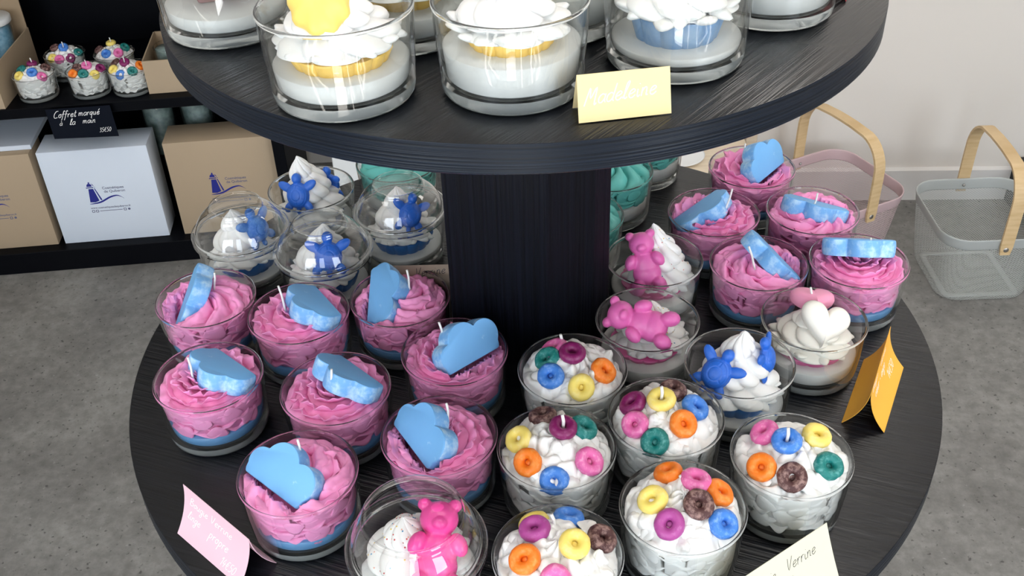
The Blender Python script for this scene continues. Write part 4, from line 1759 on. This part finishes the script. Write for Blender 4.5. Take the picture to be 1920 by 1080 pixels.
tent_card('name_card', 'brown kraft card leaning on the left foot of the post', M['card_kraft'],
          (-.1240, .8280, .9058), (-.0590, .8260, .9061), (-.1240, .8200, ZD + .0008), (-.0590, .8180, ZD + .0008), 0,
          writing=[('Verrine', .0330, .0120, .0045, .1)], ink=M['ink_black'])
tent_card('name_card', 'small red folded card at the back right of the upper tier', M['card_red'],
          (.2250, .7100, 1.2380), (.2480, .7650, 1.2380), (.2350, .6960, ZU + .0008), (.2600, .7560, ZU + .0008), 0,
          ((.2140, .7030, ZU + .0008), (.2370, .7620, ZU + .0008)))
tent_card('name_card', 'black card with white handwriting hanging from the wall shelf edge', M['card_black'],
          (-1.0046, 2.1325, .4365), (-.8659, 2.1430, .4362), (-1.0010, 2.1265, .3675), (-.8620, 2.1370, .3630), 0,
          writing=[('Coffret', .012, .0215, .0078, .02), ('marqué', .066, .0195, .0072, .02), ('à', .020, .0400, .0060, .02), ('la', .042, .0395, .0072, .02), ('main', .070, .0375, .0068, .02), ('35€50', .1000, .0600, .0050, .05)], ink=M['ink_white'], slant=.45, pen=.16)
# fold of the black card over the shelf
SA = math.atan2(.07575896, .99712616)


def shelfpt(u, d, z):
    """u along the shelf front from x=0, d depth behind the front plane"""
    c, s = math.cos(SA), math.sin(SA)
    x0_, y0_ = -1.2369875, 2.1201084
    return (x0_ + u * c - d * s, y0_ + u * s + d * c, z)


SH = Matrix.Translation(Vector((-1.2369875, 2.1201084, 0))) @ Matrix.Rotation(SA, 4, 'Z')

# ---------------------------------------------------------------- wall shelf unit
unit = empty('shelf_unit', SH.translation, SA)
tag(unit, 'black open shelf unit against the left wall, boxes on its lowest board', 'shelf unit')


def sbox(name, a, b, mat, w=.0015, parent=unit):
    m = MB()
    m.box(*a, *b)
    return bevelled(name, m, mat, parent, w, 1)


sbox('bottom_board', (-.40, .012, 0), (.700, .36, .058), M['shelf'])
sbox('shelf_board', (-.40, .012, ZS - .024), (.700, .36, ZS - .0002), M['shelf'])
sbox('shelf_board', (-.40, .012, 1.05), (.700, .36, 1.074), M['shelf'])
sbox('side_panel', (.7005, .010, 0), (.727, .36, 1.6), M['shelf'])
sbox('side_panel', (-.427, .010, 0), (-.4005, .36, 1.6), M['shelf'])
sbox('back_panel', (-.40, .3605, 0), (.727, .372, 1.6), M['shelf'])
sbox('top_board', (-.427, .010, 1.6005), (.727, .372, 1.625), M['shelf'])


# gift boxes
def text_mesh(txt, size, bold=False):
    cu = bpy.data.curves.new('t', 'FONT')
    cu.body = txt
    cu.size = size
    cu.extrude = .0001
    if bold:
        cu.offset = size * .012
    o = bpy.data.objects.new('t', cu)
    COL.objects.link(o)
    bpy.context.view_layer.update()
    dg = bpy.context.evaluated_depsgraph_get()
    me = bpy.data.meshes.new_from_object(o.evaluated_get(dg))
    bpy.data.objects.remove(o)
    return me


def flatpoly(m, pts, y=-.0002, th=.0002):
    n = len(pts)
    v = [(x, y, z) for x, z in pts] + [(x, y + th, z) for x, z in pts]
    m.add(v, [tuple(range(n)), tuple(reversed(range(n, 2 * n)))] + [(i, n + i, n + (i + 1) % n, (i + 1) % n) for i in range(n)])


def logo(parent, cx, cz, k=1.0):
    """lighthouse emblem over a wave, shop name beside it; face plane y = 0"""
    m = MB()

    def P(pts):
        flatpoly(m, [(cx + x * k, cz + z * k) for x, z in pts])
    P([(-.0300, 0), (-.0255, .0360), (-.0145, .0360), (-.0080, .0030), (-.0180, -.0010)])      # tower
    P([(-.0125, .0370), (-.0105, .0370), (-.0005, .0045), (-.0042, .0040)])                    # shaded edge
    P([(-.0300, .0382), (-.0300, .0405), (-.0130, .0410), (-.0130, .0388)])                    # gallery
    P([(-.0115, .0396), (-.0098, .0418), (-.0090, .0396)])
    dome = [(-.0275, .0425)] + [(-.0217 + .0060 * math.cos(a), .0440 + .0065 * math.sin(a)) for a in [PI - PI * i / 10 for i in range(11)]] + [(-.0165, .0425)]
    P(dome)
    P([(-.0228, .0505), (-.0228, .0535), (-.0205, .0550), (-.0190, .0530), (-.0195, .0505)])
    P([(-.0150, .0480), (-.0125, .0430), (-.0115, .0430), (-.0130, .0480), (-.0165, .0505)])
    # wave
    top, bot = [], []
    for i in range(25):
        t = i / 24
        x = -.0320 + t * .082
        z = -.0050 + .0200 * (1 / (1 + math.exp(-(t - .48) * 9))) - (max(0, t - .78) ** 2) * .22
        w_ = .0045 * math.sin(PI * min(1, t * 1.0 + .02)) ** .8 + .0004
        top.append((x, z + w_ * .5))
        bot.append((x, z - w_ * .5))
    for i in range(24):
        P([top[i], top[i + 1], bot[i + 1], bot[i]])
    m.build('lighthouse_emblem', M['navy'], parent, False)
    for txt, x, z, s in (('Cosmétiques', .0060, .0330, .0094), ('de Quiberon', .0080, .0235, .0094), ('www.cosmetiquesdequiberon.fr', -.0330, -.0185, .0072)):
        me = text_mesh(txt, s * k, True)
        me.materials.clear()
        me.materials.append(M['greyprint'])
        o = link('printed_text', me, parent)
        o.location = (cx + x * k, -.0001, cz + z * k)
        o.rotation_euler = (PI / 2, 0, 0)
    m = MB()
    for x in (-.0290, -.0200, .0450, .0545):
        pts = []
        for i in range(12):
            a = 2 * PI * i / 12
            q = .0030 * (1.15 if x != .0545 else 1)
            sx = max(-1, min(1, 1.35 * math.cos(a))) if x != .0545 else math.cos(a)
            sz = max(-1, min(1, 1.35 * math.sin(a))) if x != .0545 else math.sin(a)
            pts.append((x + q * sx, -.0255 + q * sz))
        if x == .0545:
            P(pts)
        else:
            inner = [(x + (p[0] - x) * .6, -.0255 + (p[1] + .0255) * .6) for p in pts]
            for i in range(12):
                j = (i + 1) % 12
                P([pts[i], pts[j], inner[j], inner[i]])
    P([(-.0140, -.0262), (-.0140, -.0248), (.0390, -.0248), (.0390, -.0262)])
    m.build('printed_icons', M['greyprint'], parent, False)


def gift_box(u0, label, mat, z=.0582, w=.25, h=.25, d=.09, dep=.040):
    t = empty('gift_box', (0, 0, 0))
    t.matrix_world = SH @ Matrix.Translation(Vector((u0, dep, z)))
    tag(t, label, 'box', 'shop gift boxes on the bottom board')
    m = MB()
    m.box(0, 0, 0, w, d, h)
    bevelled('carton', m, mat, t, .0015, 2)
    e = empty('print_anchor', (0, 0, 0))
    bpy.data.objects.remove(e)
    logo(t, .118, .110)
    return t


gift_box(.1625, 'white gift box with a navy lighthouse emblem, between two brown ones', M['boxwhite'])
gift_box(-.103, 'brown gift box with a lighthouse emblem at the left photo edge', M['kraft'])
gift_box(.4480, 'brown gift box with a lighthouse emblem, partly behind the lidded turtle candles', M['kraft'])
m = MB()
m.box(0, 0, 0, .26, .16, .012)
o = bevelled('flat_box', m, M['boxwhite'], None, .001, 1)
o.matrix_world = SH @ Matrix.Translation(Vector((-.110, .060, .3088)))
tag(o, 'flat white carton lying on the left brown gift box', 'box')


# large grey green jars behind the boxes
def big_jar(loc, r, h, mat, label, lid=None, group=None, z_liquid=0):
    t = empty('wax_jar', loc)
    tag(t, label, 'jar', group)
    m = MB()
    m.lathe([(0, .004), (r - .0045, .004), (r - .003, .007), (r - .003, h - .008), (0, h - .006)], 40, mids=[0, 0, 0, 0])
    m.build('wax_filling', mat, t)
    m = MB()
    m.lathe([(0, 0), (r - .002, 0), (r, .003), (r, h - .002), (r - .001, h), (r - .0022, h - .001), (r - .0024, .004), (0, .0035)], 40)
    m.build('glass_jar', M['glass'], t)
    if lid:
        m = MB()
        m.lathe([(0, h + .0002), (r + .002, h + .0002), (r + .003, h + .0015), (r + .003, h + .012), (r + .001, h + .014), (0, h + .014)], 40)
        m.build('lid', lid, t)
    return t


big_jar(SH @ Vector((.436, .200, .0582)), .040, .150, M['greygreen'], 'grey green wax jar low in the gap right of the white box', None, 'grey green jars behind the gift boxes')
big_jar(SH @ Vector((.380, .215, .2084)) + Vector((.035, -.012, 0)), .040, .150, M['greygreen'], 'grey green wax jar behind the right corner of the white box, stacked on another', None, 'grey green jars behind the gift boxes')
big_jar(SH @ Vector((.515, .205, .0582)), .040, .150, M['greygreen'], 'grey green wax jar hidden low behind the right brown box', None, 'grey green jars behind the gift boxes')
big_jar(SH @ Vector((.506, .205, .2084)), .040, .150, M['greygreen'], 'grey green wax jar showing above the right brown box', None, 'grey green jars behind the gift boxes')


# cardboard trays on the wall shelf
def tray(loc_u, dep, w, d, hf, hb, label, wall=.003, turn=0.0, flap=0.0):
    t = empty('cardboard_tray', (0, 0, 0))
    t.matrix_world = SH @ Matrix.Translation(Vector((loc_u, dep, ZS))) @ Matrix.Rotation(turn, 4, 'Z')
    tag(t, label, 'box', 'open cardboard trays on the wall shelf')
    m = MB()
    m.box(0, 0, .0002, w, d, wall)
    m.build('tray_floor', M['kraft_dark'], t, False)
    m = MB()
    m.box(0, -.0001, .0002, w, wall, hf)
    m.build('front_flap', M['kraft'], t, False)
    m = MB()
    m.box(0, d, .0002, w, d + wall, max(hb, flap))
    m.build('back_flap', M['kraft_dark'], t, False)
    for x in (-wall, w):
        m = MB()
        v = [(x, 0, 0), (x + wall, 0, 0), (x + wall, d, 0), (x, d, 0), (x, 0, hf), (x + wall, 0, hf), (x + wall, d, hb), (x, d, hb)]
        m.add(v, [(3, 2, 1, 0), (4, 5, 6, 7), (0, 1, 5, 4), (1, 2, 6, 5), (2, 3, 7, 6), (3, 0, 4, 7)])
        m.build('side_flap', M['kraft'], t, False)
    return t


tray(-.110, .036, .250, .228, .093, .093, 'open cardboard tray at the top left corner holding a light blue jar', turn=-SA, flap=.190)
tray(.453, .040, .24, .155, .078, .081, 'open cardboard tray on the wall shelf, partly behind the upper disc')
big_jar(Vector((-1.150, 2.322, ZS + .0036)), .040, .125, M['lightblue'], 'light blue jar with white lid in the left cardboard tray', M['lidwhite'])
big_jar(SH @ Vector((.500, .110, ZS + .0032)), .036, .080, M['greygreen'], 'glass jar inside the right cardboard tray beside the upper disc')


# ---------------------------------------------------------------- baskets
def rrect(w, d, r, n=8):
    pts = []
    for cx, cy, a0 in ((w / 2 - r, -d / 2 + r, -PI / 2), (w / 2 - r, d / 2 - r, 0), (-w / 2 + r, d / 2 - r, PI / 2), (-w / 2 + r, -d / 2 + r, PI)):
        for k in range(n + 1):
            a = a0 + (PI / 2) * k / n
            pts.append((cx + r * math.cos(a), cy + r * math.sin(a)))
    # insert points along the straights
    out = []
    for i, p in enumerate(pts):
        q = pts[(i + 1) % len(pts)]
        out.append(p)
        L = math.hypot(q[0] - p[0], q[1] - p[1])
        if L > .03:
            for k in range(1, 6):
                out.append((p[0] + (q[0] - p[0]) * k / 6, p[1] + (q[1] - p[1]) * k / 6))
    return out


def basket(loc, rz, label, metal, mesh):
    t = empty('mesh_basket', loc, rz)
    tag(t, label, 'basket', 'wire mesh baskets with wooden handles')
    W1, D1, R1 = .252, .252, .058
    W0, D0, R0_ = .200, .205, .045
    top = rrect(W1, D1, R1)
    bot = rrect(W0, D0, R0_)
    H = .180
    n = len(top)

    def lvl(t_):
        e = t_ ** .8
        return [(b[0] + (a[0] - b[0]) * e, b[1] + (a[1] - b[1]) * e) for a, b in zip(top, bot)]
    # mesh wall with a rolled lower corner
    V, Fc, UV = [], [], []
    levels = [(0.010, -.012), (.003, -.004), (.0, .004), (.02, .016), (.25, None), (.5, None), (.75, None), (.90, None)]
    rows = []
    hs = [.0012, .003, .008, .016, .045, .085, .125, .160]
    ins = [.965, .985, .998, 1, 1, 1, 1, 1]
    for h, s in zip(hs, ins):
        p = lvl(h / H)
        rows.append([(x * s, y * s, h) for x, y in p])
    u = [0]
    for i in range(n):
        a, b = top[i], top[(i + 1) % n]
        u.append(u[-1] + math.hypot(a[0] - b[0], a[1] - b[1]))
    for r in rows:
        for i in range(n + 1):
            V.append(r[i % n])
            UV.append((u[i], r[0][2]))
    for j in range(len(rows) - 1):
        for i in range(n):
            Fc.append((j * (n + 1) + i, j * (n + 1) + i + 1, (j + 1) * (n + 1) + i + 1, (j + 1) * (n + 1) + i))
    mk('mesh_side', V, Fc, mesh, t, True, None, uvs=UV)
    # mesh floor
    V, UV = [(0, 0, .0012)], [(0, 0)]
    for x, y, z in rows[0]:
        V.append((x, y, z))
        UV.append((x, y))
    mk('mesh_floor', V, [(0, 1 + i, 1 + (i + 1) % n) for i in range(n)], mesh, t, False, None, uvs=UV)
    # solid rim band, slightly proud of the mesh, rolled at the top
    m = MB()
    rr = []
    for (h, off) in ((.154, .0006), (.156, .0014), (.176, .0014), (.1795, .0018), (.181, .0005), (.1795, -.0012), (.176, -.0008), (.156, -.0008), (.154, -.0002)):
        p = lvl(min(h, .18) / H)
        ring_ = []
        for x, y in p:
            L = math.hypot(x, y)
            ring_.append((x + x / L * off, y + y / L * off, h))
        rr.append(ring_)
    m.grid(rr, closed_u=True, closed_v=True)
    m.build('rim_band', metal, t)
    # flat solid frame round the floor
    m = MB()
    o1, i1 = rrect(.172, .178, .016, 5), rrect(.146, .150, .010, 5)
    rr = [[(x, y, z) for x, y in P_] for P_, z in ((o1, .0016), (o1, .0026), (i1, .0026), (i1, .0016))]
    m.grid(rr, closed_u=True, closed_v=True)
    m.build('floor_frame', metal, t)
    # bent wooden handle from front to back
    path = []
    y_ = D1 / 2 + .0045
    for z in (.145, .165, .19, .22, .25):
        path.append((-y_, z))
    for k in range(1, 9):
        a = PI - (PI / 2) * k / 9
        path.append((-y_ + .065 + .065 * math.cos(a), .265 + .065 * math.sin(a) * 1.15))
    path.append((-.03, .3425))
    path = path + [(0, .3430)] + [(-y, z) for y, z in reversed(path)]
    m = MB()
    rows = []
    for i, (y, z) in enumerate(path):
        a = path[max(i - 1, 0)]
        b = path[min(i + 1, len(path) - 1)]
        tx, tz = b[0] - a[0], b[1] - a[1]
        L = math.hypot(tx, tz)
        nx, nz_ = -tz / L * .0028, tx / L * .0028
        hw = .0135
        if i in (0, len(path) - 1):
            hw = .0105
        rows.append([(-hw, y + nx, z + nz_), (hw, y + nx, z + nz_), (hw, y - nx, z - nz_), (-hw, y - nx, z - nz_)])
    n0 = len(m.v)
    m.grid(rows, closed_v=True)
    e = len(rows) - 1
    m.f += [(n0 + 3, n0 + 2, n0 + 1, n0), (n0 + e * 4, n0 + e * 4 + 1, n0 + e * 4 + 2, n0 + e * 4 + 3)]
    m.m += [0, 0]
    o = m.build('handle', M['ply'], t)
    auto_smooth(o, 40)
    for s in (-1, 1):
        m = MB()
        Rm = Matrix.Rotation(PI / 2, 3, 'X')
        m.blob((0, s * (y_ + .0022), .158), (.0062, .0062, .0022), Rm, 16, 8)
        m.blob((0, s * (y_ - .0110), .166), (.0034, .0034, .0024), Rm, 12, 8)
        m.build('rivet', M['rivet'], t)
    return t


basket((1.055, 1.985, 0.0004), 0.0, 'grey wire mesh basket with a bent wood handle, alone on the floor at right', M['grey_metal'], M['mesh_grey'])
basket((.756, 2.121, 0.0004), math.radians(24.5), 'dusty pink wire mesh basket with a bent wood handle, near the wall', M['pink_metal'], M['mesh_pink'])

# ---------------------------------------------------------------- odds and ends beyond the stand
t = empty('wooden_side_table', (.46, 2.16, 0))
tag(t, 'low pale wooden table by the wall, glimpsed under the upper disc', 'table')
m = MB()
m.box(-.24, -.09, .232, .10, .09, .250)
bevelled('table_top', m, M['palewood'], t, .002, 2)
for x in (-.215, .075):
    for y in (-.07, .07):
        m = MB()
        m.box(x - .012, y - .012, 0, x + .012, y + .012, .2318)
        m.build('leg', M['palewood'], t, False)
m = MB()
m.lathe([(0, 0), (.035, 0), (.055, .007), (.058, .009), (.054, .0085), (.034, .003), (0, .003)], 48)
o = m.build('white_plate', M['porcelain'], None, loc=(.395, 2.14, .2503))
tag(o, 'round white plate on the low wooden table', 'plate')
m = MB()
m.box(-.10, 0, 0, .075, .012, .30)
m2 = bevelled('white_sign', m, M['lidwhite'], None, .001, 1, loc=(.475, 2.215, .2503))
tag(m2, 'upright white sign standing on the low wooden table', 'sign')
m = MB()
m.box(0, 0, 0, .028, .03, .9)
o = bevelled('wooden_post', m, M['palewood'], None, .002, 1, loc=(.575, 2.26, 0))
tag(o, 'pale wooden upright by the wall, left of the pink basket handle', 'post')
m = MB()
m.box(0, 0, 0, .5, .5, .12)
o = bevelled('black_cabinet', m, M['black'], None, .002, 1, loc=(1.262, 1.80, 0))
tag(o, 'black low cabinet at the right photo edge behind the grey basket', 'cabinet')
m = MB()
m.box(0, 0, 0, .26, .13, .30)
o = bevelled('white_carton', m, M['lidwhite'], None, .002, 1, loc=(-.41, 2.20, 0))
tag(o, 'white carton on the floor right of the black shelf unit', 'box')
# ceiling lamps
for x, y, w_, d_ in ((.5, .25, 1.2, .6), (-.9, .9, .6, .6), (1.3, 1.7, .6, .6)):
    pass
